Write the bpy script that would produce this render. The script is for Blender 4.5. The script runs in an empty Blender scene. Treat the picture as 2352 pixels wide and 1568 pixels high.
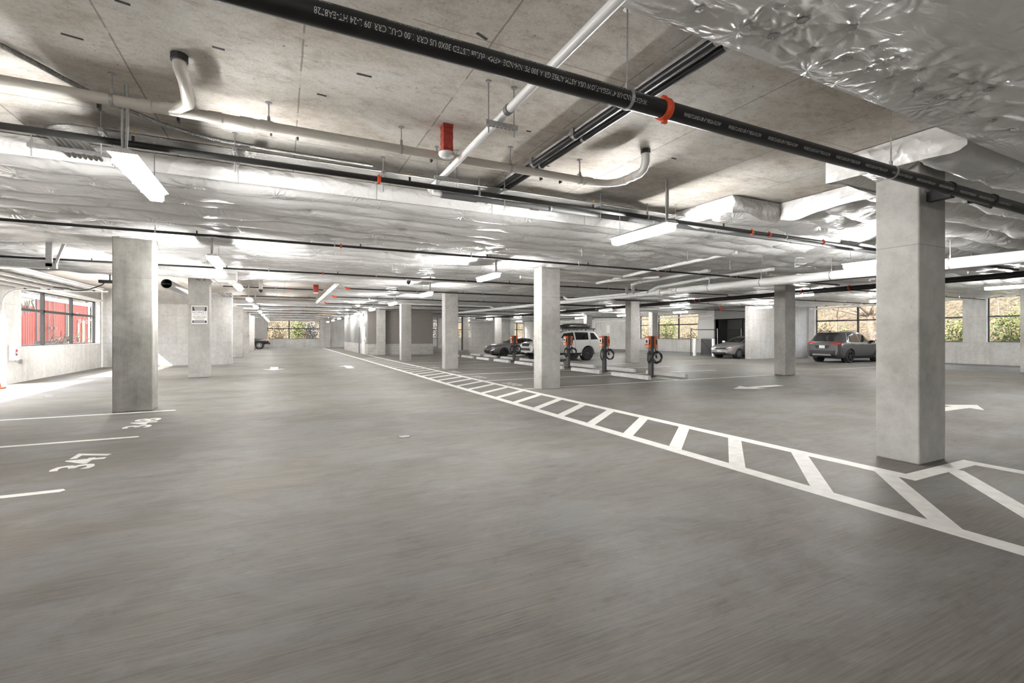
import bpy, bmesh, math, random
import numpy as np
from mathutils import Vector, Matrix, Euler
from mathutils.bvhtree import BVHTree
random.seed(7); rng = np.random.default_rng(7)
PI = math.pi
sc = bpy.context.scene; COL = sc.collection
# ------------------------------------------------------------------ camera
cd = bpy.data.cameras.new('camera'); cam = bpy.data.objects.new('camera', cd); COL.objects.link(cam)
cd.sensor_width = 36.0; cd.lens = 36.0 * 1085.0 / 2352.0; cd.shift_y = -15.0 / 2352.0
cd.clip_start = 0.05; cd.clip_end = 400
cam.location = (0, 0, 1.5); cam.rotation_euler = (PI / 2, 0, -math.radians(26.077)); sc.camera = cam
# ------------------------------------------------------------------ world, sun, exposure
LAMP = 125.0; SIDE = 310.0
w = bpy.data.worlds.new('sky'); sc.world = w; w.use_nodes = True
_n = w.node_tree.nodes; _l = w.node_tree.links
_sky = _n.new('ShaderNodeTexSky'); _sky.sky_type = 'NISHITA'; _sky.sun_disc = False
_sky.sun_elevation = math.radians(40); _sky.sun_rotation = math.radians(-67); _sky.air_density = 1.0; _sky.dust_density = 2.5
_hs = _n.new('ShaderNodeHueSaturation'); _hs.inputs['Saturation'].default_value = 0.25; _l.new(_sky.outputs[0], _hs.inputs['Color']); _l.new(_hs.outputs[0], _n['Background'].inputs[0]); _n['Background'].inputs[1].default_value = 1.8
sl = bpy.data.lights.new('sun', 'SUN'); sl.energy = 21.0; sl.angle = 0.009; sl.color = (1, 0.95, 0.86)
so = bpy.data.objects.new('sun', sl); COL.objects.link(so)
so.rotation_euler = Vector((1, 0.43, -1.0)).to_track_quat('-Z', 'Y').to_euler(); so.location = (-20, 5, 20)
vs = sc.view_settings; vs.view_transform = 'Standard'; vs.look = 'None'; vs.exposure = 0.2; vs.gamma = 1.0; vs.use_curve_mapping = False
sc.cycles.max_bounces = 8; sc.cycles.diffuse_bounces = 5; sc.cycles.glossy_bounces = 2; sc.cycles.transmission_bounces = 2
sc.cycles.use_denoising = True; sc.cycles.sample_clamp_indirect = 6.0; sc.cycles.caustics_reflective = False; sc.cycles.caustics_refractive = False

# ------------------------------------------------------------------ materials
MATS = {}
def newmat(name):
    m = bpy.data.materials.new(name); m.use_nodes = True; MATS[name] = m
    nt = m.node_tree; return m, nt, nt.nodes, nt.links, nt.nodes['Principled BSDF']
def rgb(*c): return tuple(c) + (1.0,)
def pm(name, col, rough=0.5, metal=0.0, spec=0.5, noise=0.0, nscale=8.0, bump=0.0, coat=0.0):
    m, nt, n, l, b = newmat(name)
    b.inputs['Base Color'].default_value = rgb(*col); b.inputs['Roughness'].default_value = rough
    b.inputs['Metallic'].default_value = metal; b.inputs['Specular IOR Level'].default_value = spec
    if coat: b.inputs['Coat Weight'].default_value = coat; b.inputs['Coat Roughness'].default_value = 0.06
    g = n.new('ShaderNodeNewGeometry')
    nz = n.new('ShaderNodeTexNoise'); nz.inputs['Scale'].default_value = nscale; nz.inputs['Detail'].default_value = 4
    l.new(g.outputs['Position'], nz.inputs['Vector'])
    if noise:
        r = n.new('ShaderNodeValToRGB'); l.new(nz.outputs['Fac'], r.inputs[0])
        r.color_ramp.elements[0].position = 0.3; r.color_ramp.elements[1].position = 0.7
        r.color_ramp.elements[0].color = rgb(*[c * (1 - noise) for c in col]); r.color_ramp.elements[1].color = rgb(*[min(1, c * (1 + noise)) for c in col])
        l.new(r.outputs[0], b.inputs['Base Color'])
    if bump:
        bp = n.new('ShaderNodeBump'); bp.inputs['Strength'].default_value = bump; bp.inputs['Distance'].default_value = 0.02
        l.new(nz.outputs['Fac'], bp.inputs['Height']); l.new(bp.outputs[0], b.inputs['Normal'])
    return m
def ramp(n, l, src, stops):
    r = n.new('ShaderNodeValToRGB'); e = r.color_ramp.elements
    while len(e) < len(stops): e.new(0.5)
    for i, (p, c) in enumerate(stops):
        e[i].position = p; e[i].color = rgb(*c) if len(c) == 3 else c
    l.new(src, r.inputs[0]); return r.outputs[0]
def posmap(n, l, scale=(1, 1, 1), rot=(0, 0, 0)):
    g = n.new('ShaderNodeNewGeometry'); mp = n.new('ShaderNodeMapping')
    mp.inputs['Scale'].default_value = scale; mp.inputs['Rotation'].default_value = rot
    l.new(g.outputs['Position'], mp.inputs['Vector']); return mp.outputs[0]
def noise(n, l, vec, scale, detail=5, rough=0.55, dist=0.0):
    z = n.new('ShaderNodeTexNoise'); z.inputs['Scale'].default_value = scale; z.inputs['Detail'].default_value = detail
    z.inputs['Roughness'].default_value = rough; z.inputs['Distortion'].default_value = dist
    l.new(vec, z.inputs['Vector']); return z.outputs['Fac']
def mixc(n, l, fac, a, b, mode='MIX'):
    m = n.new('ShaderNodeMix'); m.data_type = 'RGBA'; m.blend_type = mode
    for k, v in ((0, fac), (6, a), (7, b)):
        if hasattr(v, 'links') or hasattr(v, 'is_linked'): l.new(v, m.inputs[k])
        elif k == 0: m.inputs[0].default_value = v
        else: m.inputs[k].default_value = rgb(*v)
    return m.outputs[2]
def mth(n, l, op, a, b=None, c=None):
    m = n.new('ShaderNodeMath'); m.operation = op
    for k, v in ((0, a), (1, b), (2, c)):
        if v is None: continue
        if hasattr(v, 'is_linked'): l.new(v, m.inputs[k])
        else: m.inputs[k].default_value = v
    return m.outputs[0]
def bumpn(n, l, b, h, strength, dist=0.02):
    bp = n.new('ShaderNodeBump'); bp.inputs['Strength'].default_value = strength; bp.inputs['Distance'].default_value = dist
    l.new(h, bp.inputs['Height']); l.new(bp.outputs[0], b.inputs['Normal'])
def lines(n, l, coord, period, width, offset=0.0):
    """1 inside a thin line every `period`, else 0"""
    a = mth(n, l, 'ADD', coord, offset + 1000 * period); f = mth(n, l, 'MODULO', a, period)
    return mth(n, l, 'LESS_THAN', f, width)

def m_floor():
    m, nt, n, l, b = newmat('broomed concrete floor')
    v = posmap(n, l); big = noise(n, l, v, 0.22, 4, 0.6); mid = noise(n, l, v, 1.3, 6, 0.65, 0.4)
    st = noise(n, l, posmap(n, l, (0.35, 9, 1), (0, 0, 0.06)), 1.0, 6, 0.6)
    fine = noise(n, l, posmap(n, l, (2.2, 70, 1), (0, 0, 0.10)), 1.0, 3, 0.7)
    c = ramp(n, l, big, [(0.3, (0.122, 0.111, 0.097)), (0.5, (0.162, 0.150, 0.134)), (0.7, (0.219, 0.211, 0.199))])
    c2 = ramp(n, l, mid, [(0.25, (0.78, 0.77, 0.76)), (0.5, (1, 1, 1)), (0.75, (1.16, 1.14, 1.12))])
    c = mixc(n, l, 1.0, c, c2, 'MULTIPLY')
    c3 = ramp(n, l, st, [(0.3, (0.93, 0.93, 0.935)), (0.5, (1, 1, 1)), (0.72, (1.06, 1.06, 1.06))]); c = mixc(n, l, 1.0, c, c3, 'MULTIPLY')
    c4 = ramp(n, l, fine, [(0.3, (0.78, 0.78, 0.78)), (0.7, (1.2, 1.2, 1.2))]); c = mixc(n, l, 1.0, c, c4, 'MULTIPLY')
    pt = noise(n, l, posmap(n, l, (0.8, 1.3, 1)), 0.75, 8, 0.74, 0.6); c = mixc(n, l, ramp(n, l, pt, [(0.46, (0, 0, 0)), (0.60, (0.55,) * 3)]), c, (0.202, 0.202, 0.203))
    pt2 = noise(n, l, posmap(n, l, (1, 2.4, 1)), 1.9, 8, 0.8, 0.3); c = mixc(n, l, 1.0, c, ramp(n, l, pt2, [(0.33, (0.80, 0.785, 0.77)), (0.47, (1, 1, 1)), (0.60, (1.02, 1.02, 1.02)), (0.70, (1.22, 1.22, 1.21))]), 'MULTIPLY')
    dk = noise(n, l, v, 9, 3, 0.5); c = mixc(n, l, 0.8, c, ramp(n, l, dk, [(0.20, (0.45, 0.43, 0.4)), (0.25, (1, 1, 1))]), 'MULTIPLY')
    pat = noise(n, l, posmap(n, l, (0.7, 1.1, 1)), 0.55, 7, 0.72, 0.8); c5 = ramp(n, l, pat, [(0.30, (0.84, 0.83, 0.82)), (0.48, (1, 1, 1)), (0.62, (1.0, 1.0, 1.0)), (0.72, (1.22, 1.22, 1.22))]); c = mixc(n, l, 1.0, c, c5, 'MULTIPLY')
    l.new(c, b.inputs['Base Color'])
    rr = ramp(n, l, mid, [(0.3, (0.50,) * 3), (0.7, (0.66,) * 3)]); l.new(rr, b.inputs['Roughness'])
    b.inputs['Specular IOR Level'].default_value = 0.22
    bumpn(n, l, b, fine, 0.22, 0.004)
def m_conc(name, lo, mid, hi, pits=0.5, seam_z=None, seam_xy=None, rough=0.75, streak=0.0):
    m, nt, n, l, b = newmat(name)
    v = posmap(n, l); a = noise(n, l, v, 0.9, 6, 0.62); c = ramp(n, l, a, [(0.28, lo), (0.5, mid), (0.72, hi)])
    sm = noise(n, l, v, 7, 6, 0.65); c2 = ramp(n, l, sm, [(0.3, (0.86,) * 3), (0.55, (1, 1, 1)), (0.75, (1.08,) * 3)]); c = mixc(n, l, 1.0, c, c2, 'MULTIPLY')
    if streak:
        s = noise(n, l, posmap(n, l, (5, 5, 0.35)), 1.0, 5, 0.6); c3 = ramp(n, l, s, [(0.35, (1 - streak,) * 3), (0.6, (1, 1, 1))]); c = mixc(n, l, 1.0, c, c3, 'MULTIPLY')
    p = noise(n, l, v, 45, 2, 0.5); pp = ramp(n, l, p, [(0.27, (0.25,) * 3), (0.33, (1, 1, 1))]); c = mixc(n, l, pits, c, pp, 'MULTIPLY')
    g = n.new('ShaderNodeNewGeometry'); sp = n.new('ShaderNodeSeparateXYZ'); l.new(g.outputs['Position'], sp.inputs[0])
    if seam_z:
        for z in seam_z:
            d = mth(n, l, 'ABSOLUTE', mth(n, l, 'SUBTRACT', sp.outputs[2], z)); k = mth(n, l, 'LESS_THAN', d, 0.006)
            c = mixc(n, l, mth(n, l, 'MULTIPLY', k, 0.35), c, (0.12, 0.115, 0.105))
    if seam_xy:
        for ax in (0, 1):
            k = lines(n, l, sp.outputs[ax], seam_xy, 0.012, 0.3); c = mixc(n, l, mth(n, l, 'MULTIPLY', k, 0.25), c, (0.15, 0.145, 0.135))
    l.new(c, b.inputs['Base Color']); b.inputs['Roughness'].default_value = rough; b.inputs['Specular IOR Level'].default_value = 0.3
    bumpn(n, l, b, sm, 0.12, 0.01)
def m_slab():
    m, nt, n, l, b = newmat('bare slab soffit')
    v = posmap(n, l); big = noise(n, l, posmap(n, l, (0.8, 1.1, 1)), 1.0, 6, 0.68, 0.6)
    c = ramp(n, l, big, [(0.25, (0.42, 0.37, 0.315)), (0.42, (0.60, 0.555, 0.50)), (0.58, (0.71, 0.68, 0.64)), (0.75, (0.78, 0.765, 0.74))])
    mid = noise(n, l, posmap(n, l, (1, 1.6, 1)), 4.5, 8, 0.78, 0.2); c2 = ramp(n, l, mid, [(0.3, (0.66, 0.62, 0.57)), (0.5, (1, 1, 1)), (0.75, (1.1, 1.1, 1.1))]); c = mixc(n, l, 1.0, c, c2, 'MULTIPLY')
    sp2 = noise(n, l, v, 26, 3, 0.6); k2 = ramp(n, l, sp2, [(0.26, (0.2, 0.17, 0.14)), (0.33, (1, 1, 1))]); c = mixc(n, l, 0.75, c, k2, 'MULTIPLY')
    sp3 = noise(n, l, v, 70, 4, 0.7); k3 = ramp(n, l, sp3, [(0.3, (0.75,) * 3), (0.6, (1.05,) * 3)]); c = mixc(n, l, 0.7, c, k3, 'MULTIPLY')
    g = n.new('ShaderNodeNewGeometry'); sp = n.new('ShaderNodeSeparateXYZ'); l.new(g.outputs['Position'], sp.inputs[0])
    wob = mth(n, l, 'MULTIPLY', noise(n, l, v, 2.5, 5, 0.8), 0.018)
    gate = mth(n, l, 'GREATER_THAN', noise(n, l, v, 1.7, 3, 0.6), 0.44)
    kx = lines(n, l, mth(n, l, 'ADD', sp.outputs[0], wob), 1.25, 0.014, 1.10); ky = lines(n, l, mth(n, l, 'ADD', sp.outputs[1], wob), 2.44, 0.012, 1.55)
    k = mth(n, l, 'MULTIPLY', mth(n, l, 'MAXIMUM', kx, ky), mth(n, l, 'MULTIPLY_ADD', gate, 0.40, 0.12))
    c = mixc(n, l, k, c, (0.07, 0.062, 0.055))
    rust = lines(n, l, mth(n, l, 'ADD', sp.outputs[1], wob), 1.13, 0.012, 0.2)
    kr = mth(n, l, 'MULTIPLY', rust, mth(n, l, 'MULTIPLY', mth(n, l, 'GREATER_THAN', noise(n, l, v, 0.9, 2, 0.5), 0.5), 0.5)); c = mixc(n, l, kr, c, (0.27, 0.15, 0.075))
    l.new(c, b.inputs['Base Color']); b.inputs['Roughness'].default_value = 0.7; b.inputs['Specular IOR Level'].default_value = 0.35
    bumpn(n, l, b, mid, 0.10, 0.01)
def m_poly():
    m, nt, n, l, b = newmat('white poly facing')
    v = posmap(n, l); a = noise(n, l, v, 0.6, 3)
    l.new(ramp(n, l, a, [(0.3, (0.85, 0.845, 0.835)), (0.7, (0.90, 0.90, 0.895))]), b.inputs['Base Color'])
    b.inputs['Roughness'].default_value = 0.27; b.inputs['Specular IOR Level'].default_value = 0.6
    # small puckers: lobes that radiate from scattered points, plus long soft creases
    vo = n.new('ShaderNodeTexVoronoi'); vo.voronoi_dimensions = '2D'; vo.inputs['Scale'].default_value = 1.15; l.new(v, vo.inputs['Vector'])
    sc_ = n.new('ShaderNodeVectorMath'); sc_.operation = 'SUBTRACT'
    l.new(v, sc_.inputs[0]); l.new(vo.outputs['Position'], sc_.inputs[1])
    s2 = n.new('ShaderNodeSeparateXYZ'); l.new(sc_.outputs[0], s2.inputs[0])
    ang = mth(n, l, 'ARCTAN2', s2.outputs[1], s2.outputs[0])
    nz = noise(n, l, v, 5, 2)
    lob = mth(n, l, 'SINE', mth(n, l, 'MULTIPLY_ADD', ang, 11.0, mth(n, l, 'MULTIPLY', nz, 14.0)))
    fall = mth(n, l, 'MAXIMUM', mth(n, l, 'SUBTRACT', 1.0, mth(n, l, 'MULTIPLY', vo.outputs['Distance'], 1.9)), 0.0)
    pk = mth(n, l, 'MULTIPLY', lob, mth(n, l, 'POWER', fall, 1.6))
    cr = noise(n, l, posmap(n, l, (0.8, 3.2, 1), (0, 0, 0.12)), 1.3, 3, 0.5, 1.5)
    cr2 = noise(n, l, posmap(n, l, (2.2, 5.5, 1), (0, 0, -0.3)), 1.2, 3, 0.5, 2.0)
    h = mth(n, l, 'ADD', mth(n, l, 'MULTIPLY', pk, 0.22), mth(n, l, 'ADD', mth(n, l, 'MULTIPLY', cr, 0.9), mth(n, l, 'MULTIPLY', cr2, 0.25)))
    bumpn(n, l, b, h, 0.6, 0.045)
def m_wrap():
    m, nt, n, l, b = newmat('crinkled poly wrap'); b.inputs['Base Color'].default_value = rgb(0.86, 0.855, 0.845)
    b.inputs['Roughness'].default_value = 0.26; b.inputs['Specular IOR Level'].default_value = 0.6
    v = posmap(n, l); w_ = n.new('ShaderNodeVectorMath'); w_.operation = 'ADD'; nz = n.new('ShaderNodeTexNoise'); nz.inputs['Scale'].default_value = 3.0; l.new(v, nz.inputs['Vector'])
    sc_ = n.new('ShaderNodeVectorMath'); sc_.operation = 'SCALE'; sc_.inputs['Scale'].default_value = 0.35; l.new(nz.outputs['Color'], sc_.inputs[0]); l.new(v, w_.inputs[0]); l.new(sc_.outputs[0], w_.inputs[1])
    vo = n.new('ShaderNodeTexVoronoi'); vo.feature = 'F1'; vo.inputs['Scale'].default_value = 5.0; l.new(w_.outputs[0], vo.inputs['Vector'])
    vo2 = n.new('ShaderNodeTexVoronoi'); vo2.feature = 'F1'; vo2.inputs['Scale'].default_value = 12.0; l.new(w_.outputs[0], vo2.inputs['Vector'])
    h = mth(n, l, 'ADD', vo.outputs['Distance'], mth(n, l, 'MULTIPLY', vo2.outputs['Distance'], 0.35)); bumpn(n, l, b, h, 0.55, 0.06)
def m_leaf(name, stops):
    m, nt, n, l, b = newmat(name)
    g = n.new('ShaderNodeNewGeometry'); l.new(ramp(n, l, g.outputs['Random Per Island'], stops), b.inputs['Base Color']); b.inputs['Roughness'].default_value = 0.7
def m_slope(name, stops, sx=2.2):
    m, nt, n, l, b = newmat(name)
    v = posmap(n, l); a = noise(n, l, v, sx, 8, 0.8, 0.5); c = ramp(n, l, a, stops)
    bg = noise(n, l, v, 0.35, 3); c = mixc(n, l, 1.0, c, ramp(n, l, bg, [(0.3, (0.65, 0.7, 0.6)), (0.6, (1.1, 1.0, 0.95))]), 'MULTIPLY')
    l.new(c, b.inputs['Base Color']); b.inputs['Roughness'].default_value = 0.9; bumpn(n, l, b, a, 1.0, 0.3)
def m_emit(name, col, st):
    m, nt, n, l, b = newmat(name); b.inputs['Base Color'].default_value = rgb(0.9, 0.9, 0.9)
    b.inputs['Emission Color'].default_value = rgb(*col); b.inputs['Emission Strength'].default_value = st
def m_block():
    m, nt, n, l, b = newmat('grey concrete block'); g = n.new('ShaderNodeNewGeometry'); sp = n.new('ShaderNodeSeparateXYZ'); l.new(g.outputs['Position'], sp.inputs[0])
    cb = n.new('ShaderNodeCombineXYZ'); l.new(mth(n, l, 'ADD', sp.outputs[0], sp.outputs[1]), cb.inputs[0]); l.new(sp.outputs[2], cb.inputs[1])
    br = n.new('ShaderNodeTexBrick'); l.new(cb.outputs[0], br.inputs['Vector']); br.inputs['Scale'].default_value = 1.0
    br.inputs['Brick Width'].default_value = 0.4; br.inputs['Row Height'].default_value = 0.2; br.inputs['Mortar Size'].default_value = 0.008
    br.inputs['Color1'].default_value = rgb(0.36, 0.35, 0.33); br.inputs['Color2'].default_value = rgb(0.44, 0.43, 0.41); br.inputs['Mortar'].default_value = rgb(0.56, 0.55, 0.53)
    l.new(br.outputs[0], b.inputs['Base Color']); b.inputs['Roughness'].default_value = 0.85
def m_flex():
    m, nt, n, l, b = newmat('ribbed metal conduit'); b.inputs['Metallic'].default_value = 0.9; b.inputs['Base Color'].default_value = rgb(0.30, 0.295, 0.28); b.inputs['Roughness'].default_value = 0.45
    wv = n.new('ShaderNodeTexWave'); wv.wave_type = 'BANDS'; wv.bands_direction = 'X'; wv.inputs['Scale'].default_value = 48; l.new(posmap(n, l), wv.inputs['Vector'])
    bumpn(n, l, b, wv.outputs['Fac'], 0.7, 0.01)
def m_redbox():
    m, nt, n, l, b = newmat('red back boxes'); g = n.new('ShaderNodeNewGeometry'); sp = n.new('ShaderNodeSeparateXYZ'); l.new(g.outputs['Position'], sp.inputs[0])
    a = noise(n, l, posmap(n, l), 30, 4); c = ramp(n, l, a, [(0.35, (0.30, 0.028, 0.018)), (0.65, (0.40, 0.045, 0.03)), (0.74, (0.32, 0.28, 0.22))])
    l.new(c, b.inputs['Base Color']); b.inputs['Roughness'].default_value = 0.5

m_floor(); m_slab(); m_poly(); m_wrap(); m_block(); m_flex(); m_redbox()
m_conc('column concrete', (0.292, 0.284, 0.267), (0.387, 0.378, 0.357), (0.473, 0.464, 0.447), 0.45, seam_z=[2.55])
m_conc('mottled shaded column concrete', (0.20, 0.195, 0.18), (0.32, 0.31, 0.29), (0.44, 0.43, 0.41), 0.5, seam_z=[2.62], streak=0.22)  # darker column concrete: mottling, plus shade on one column put into the colour
m_conc('wall concrete', (0.504, 0.495, 0.477), (0.594, 0.585, 0.567), (0.666, 0.657, 0.639), 0.25, seam_z=[2.44, 1.1], seam_xy=2.44, streak=0.12)
m_conc('precast stop concrete', (0.52, 0.51, 0.50), (0.62, 0.61, 0.60), (0.70, 0.70, 0.69), 0.3)
pm('taupe wall paint', (0.20, 0.182, 0.165), 0.6, noise=0.05); pm('pale wall paint', (0.17, 0.168, 0.163), 0.6)
pm('floor paint', (0.72, 0.71, 0.68), 0.55, noise=0.10, nscale=9); pm('worn floor paint', (0.50, 0.49, 0.47), 0.6, noise=0.22, nscale=12)
pm('black steel pipe', (0.012, 0.012, 0.012), 0.38, 0.0, 0.35, noise=0.3, nscale=5)
pm('dark conduit', (0.045, 0.046, 0.05), 0.35, 0.6); pm('grey pipe', (0.13, 0.132, 0.135), 0.5)
pm('tan pvc', (0.68, 0.645, 0.595), 0.4, noise=0.05, nscale=4); pm('white pvc', (0.86, 0.86, 0.855), 0.38, noise=0.03, nscale=3)
pm('galvanized', (0.52, 0.52, 0.52), 0.38, 0.85, noise=0.12, nscale=30); pm('dark steel', (0.06, 0.06, 0.06), 0.45, 0.5)
pm('coupling orange', (0.62, 0.075, 0.02), 0.45); pm('brass', (0.45, 0.30, 0.13), 0.35, 0.8); pm('red enamel', (0.42, 0.035, 0.025), 0.45)
pm('white plastic', (0.78, 0.78, 0.77), 0.4); pm('lettering grey', (0.50, 0.50, 0.49), 0.6); pm('black rubber', (0.014, 0.014, 0.014), 0.55)
pm('black plastic', (0.02, 0.02, 0.021), 0.45); pm('window black', (0.012, 0.012, 0.012), 0.4); pm('post grey', (0.06, 0.06, 0.062), 0.42, 0.3); pm('mesh grey', (0.22, 0.22, 0.22), 0.5, 0.3)
pm('charger orange', (0.70, 0.115, 0.015), 0.4); pm('label white', (0.75, 0.75, 0.74), 0.5); pm('label tan', (0.62, 0.45, 0.27), 0.6); pm('label grey', (0.42, 0.43, 0.44), 0.5); pm('label red', (0.72, 0.13, 0.07), 0.5)
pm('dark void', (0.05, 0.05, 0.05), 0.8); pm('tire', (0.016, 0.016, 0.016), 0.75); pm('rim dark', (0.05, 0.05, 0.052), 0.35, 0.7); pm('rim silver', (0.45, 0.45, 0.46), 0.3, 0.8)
pm('car glass', (0.012, 0.013, 0.014), 0.06, 0.0, 0.8); pm('chrome', (0.75, 0.75, 0.75), 0.12, 1.0); pm('lens clear', (0.75, 0.76, 0.77), 0.12); pm('lens red', (0.5, 0.03, 0.015), 0.2); pm('lens amber', (0.75, 0.16, 0.03), 0.25)
pm('paint grey metallic', (0.10, 0.102, 0.106), 0.3, 0.6, coat=0.8); pm('paint white', (0.78, 0.78, 0.77), 0.3, coat=0.7); pm('paint gunmetal', (0.27, 0.272, 0.276), 0.28, 0.65, coat=0.8)
pm('paint silver', (0.42, 0.42, 0.425), 0.3, 0.65, coat=0.7); pm('paint black', (0.03, 0.03, 0.031), 0.25, 0.3, coat=0.8); pm('car cladding', (0.022, 0.022, 0.023), 0.5)
pm('container red', (0.275, 0.041, 0.028), 0.5, noise=0.15, nscale=1.5); pm('container cream', (0.374, 0.319, 0.220), 0.6); pm('container steel', (0.165, 0.154, 0.138), 0.5, 0.5); pm('tarp white', (0.396, 0.396, 0.385), 0.6)
pm('asphalt', (0.50, 0.49, 0.47), 0.9, noise=0.2, nscale=6); pm('bark', (0.10, 0.075, 0.055), 0.9, noise=0.4, nscale=6); pm('cone orange', (0.78, 0.11, 0.04), 0.5); pm('raw wood', (0.55, 0.38, 0.22), 0.7)
pm('door paint', (0.68, 0.67, 0.64), 0.45); pm('galv door', (0.60, 0.60, 0.59), 0.45, 0.25)
m_emit('lamp diffuser', (1.0, 0.985, 0.955), LAMP); m_emit('lamp side lens', (1.0, 0.985, 0.955), SIDE)
m_leaf('leaf dry', [(0.0, (0.015, 0.012, 0.006)), (0.3, (0.09, 0.062, 0.03)), (0.6, (0.20, 0.15, 0.085)), (0.85, (0.28, 0.235, 0.16)), (1.0, (0.12, 0.13, 0.03))])
m_leaf('leaf green', [(0.0, (0.012, 0.018, 0.004)), (0.4, (0.06, 0.085, 0.016)), (0.7, (0.13, 0.165, 0.035)), (0.9, (0.20, 0.185, 0.08)), (1.0, (0.19, 0.045, 0.025))])
m_leaf('twig grey', [(0.0, (0.013, 0.013, 0.013)), (0.4, (0.050, 0.050, 0.050)), (0.75, (0.176, 0.168, 0.155)), (1.0, (0.294, 0.286, 0.260))])
m_slope('dry bank', [(0.36, (0.008, 0.007, 0.004)), (0.45, (0.045, 0.035, 0.016)), (0.53, (0.11, 0.083, 0.045)), (0.62, (0.17, 0.135, 0.085)), (0.74, (0.08, 0.085, 0.025))], 4.5)
m_slope('rock bank', [(0.32, (0.021, 0.021, 0.023)), (0.45, (0.092, 0.092, 0.092)), (0.55, (0.202, 0.197, 0.193)), (0.7, (0.302, 0.286, 0.244))], 3.0)

# ------------------------------------------------------------------ mesh helpers
class MB:
    def __init__(s): s.v = []; s.f = []
    def add(s, vs, fs):
        o = len(s.v); s.v += [tuple(map(float, p)) for p in vs]; s.f += [tuple(i + o for i in f) for f in fs]; return s
    def box(s, x0, x1, y0, y1, z0, z1):
        return s.add([(x0, y0, z0), (x1, y0, z0), (x1, y1, z0), (x0, y1, z0), (x0, y0, z1), (x1, y0, z1), (x1, y1, z1), (x0, y1, z1)],
                     [(0, 3, 2, 1), (4, 5, 6, 7), (0, 1, 5, 4), (1, 2, 6, 5), (2, 3, 7, 6), (3, 0, 4, 7)])
    def tube(s, pts, r, n=10, caps=True):
        pts = [Vector(p) for p in pts]; rs = r if isinstance(r, (list, tuple)) else [r] * len(pts)
        up = None; vs = []; fs = []
        for i, p in enumerate(pts):
            if i == 0: t = pts[1] - p
            elif i == len(pts) - 1: t = p - pts[i - 1]
            else: t = (pts[i + 1] - p).normalized() + (p - pts[i - 1]).normalized()
            t.normalize()
            if up is None:
                up = Vector((0, 0, 1)) if abs(t.z) < 0.9 else Vector((1, 0, 0))
            a = t.cross(up); a.normalize(); b2 = a.cross(t); b2.normalize(); up = b2
            for k in range(n):
                q = 2 * PI * k / n; vs.append(p + (a * math.cos(q) + b2 * math.sin(q)) * rs[i])
        for i in range(len(pts) - 1):
            for k in range(n):
                fs.append((i * n + k, i * n + (k + 1) % n, (i + 1) * n + (k + 1) % n, (i + 1) * n + k))
        if caps: fs.append(tuple(range(n))[::-1]); fs.append(tuple((len(pts) - 1) * n + k for k in range(n)))
        return s.add(vs, fs)
    def cyl(s, p0, p1, r, n=12, caps=True): return s.tube([p0, p1], r, n, caps)
    def lathe(s, c, prof, axis='z', n=20, caps=True):
        """prof: (radius, height) pairs"""
        vs = []; fs = []
        for r, h in prof:
            for k in range(n):
                q = 2 * PI * k / n; a, b2 = r * math.cos(q), r * math.sin(q)
                vs.append({'z': (c[0] + a, c[1] + b2, c[2] + h), 'y': (c[0] + b2, c[1] + h, c[2] + a), 'x': (c[0] + h, c[1] + a, c[2] + b2)}[axis])
        for i in range(len(prof) - 1):
            for k in range(n): fs.append((i * n + k, i * n + (k + 1) % n, (i + 1) * n + (k + 1) % n, (i + 1) * n + k))
        if caps: fs.append(tuple(range(n))[::-1]); fs.append(tuple((len(prof) - 1) * n + k for k in range(n)))
        return s.add(vs, fs)
    def prism(s, poly, z0, z1):
        n = len(poly); vs = [(x, y, z0) for x, y in poly] + [(x, y, z1) for x, y in poly]
        return s.add(vs, [tuple(range(n))[::-1], tuple(range(n, 2 * n))] + [(i, (i + 1) % n, n + (i + 1) % n, n + i) for i in range(n)])
    def grid(s, P):
        """P: array (a,b,3)"""
        a, b2 = P.shape[:2]; o = len(s.v); s.v += [tuple(p) for p in P.reshape(-1, 3).tolist()]
        s.f += [(o + i * b2 + j, o + i * b2 + j + 1, o + (i + 1) * b2 + j + 1, o + (i + 1) * b2 + j) for i in range(a - 1) for j in range(b2 - 1)]
        return s
def raw(name, vs, fs, mat, smooth=False):
    me = bpy.data.meshes.new(name); me.from_pydata(vs, [], fs); me.update()
    if mat: me.materials.append(MATS[mat])
    if smooth: me.polygons.foreach_set('use_smooth', [True] * len(me.polygons))
    o = bpy.data.objects.new(name, me); COL.objects.link(o); return o
ORG = {}
def base_of(mb):
    a = np.array(mb.v); lo = a.min(0); hi = a.max(0); return Vector(((lo[0] + hi[0]) / 2, (lo[1] + hi[1]) / 2, lo[2]))
def fixn(o):
    bm = bmesh.new(); bm.from_mesh(o.data); bmesh.ops.recalc_face_normals(bm, faces=bm.faces); bm.to_mesh(o.data); bm.free()
def tagit(o, label=None, cat=None, group=None, kind=None):
    if label: o['label'] = label
    if cat: o['category'] = cat
    if group: o['group'] = group
    if kind: o['kind'] = kind
    return o
def solo(name, mb, mat, label=None, cat=None, group=None, kind=None, smooth=False, bevel=0, loc=None, norm=True):
    c = Vector(loc) if loc is not None else base_of(mb)
    o = raw(name, [tuple(Vector(p) - c) for p in mb.v], mb.f, mat, smooth); o.location = c
    if norm: fixn(o)
    if bevel: b = o.modifiers.new('edge', 'BEVEL'); b.width = bevel; b.segments = 2; b.limit_method = 'ANGLE'
    if smooth: sharp(o)
    ORG[o.name] = c.copy(); return tagit(o, label, cat, group, kind)
def sharp(o, deg=40):
    bm = bmesh.new(); bm.from_mesh(o.data)
    for e in bm.edges:
        if len(e.link_faces) == 2 and e.calc_face_angle(0) > math.radians(deg): e.smooth = False
    bm.to_mesh(o.data); bm.free()
def struct(name, mb, mat, **k): return solo(name, mb, mat, kind='structure', **k)
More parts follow.
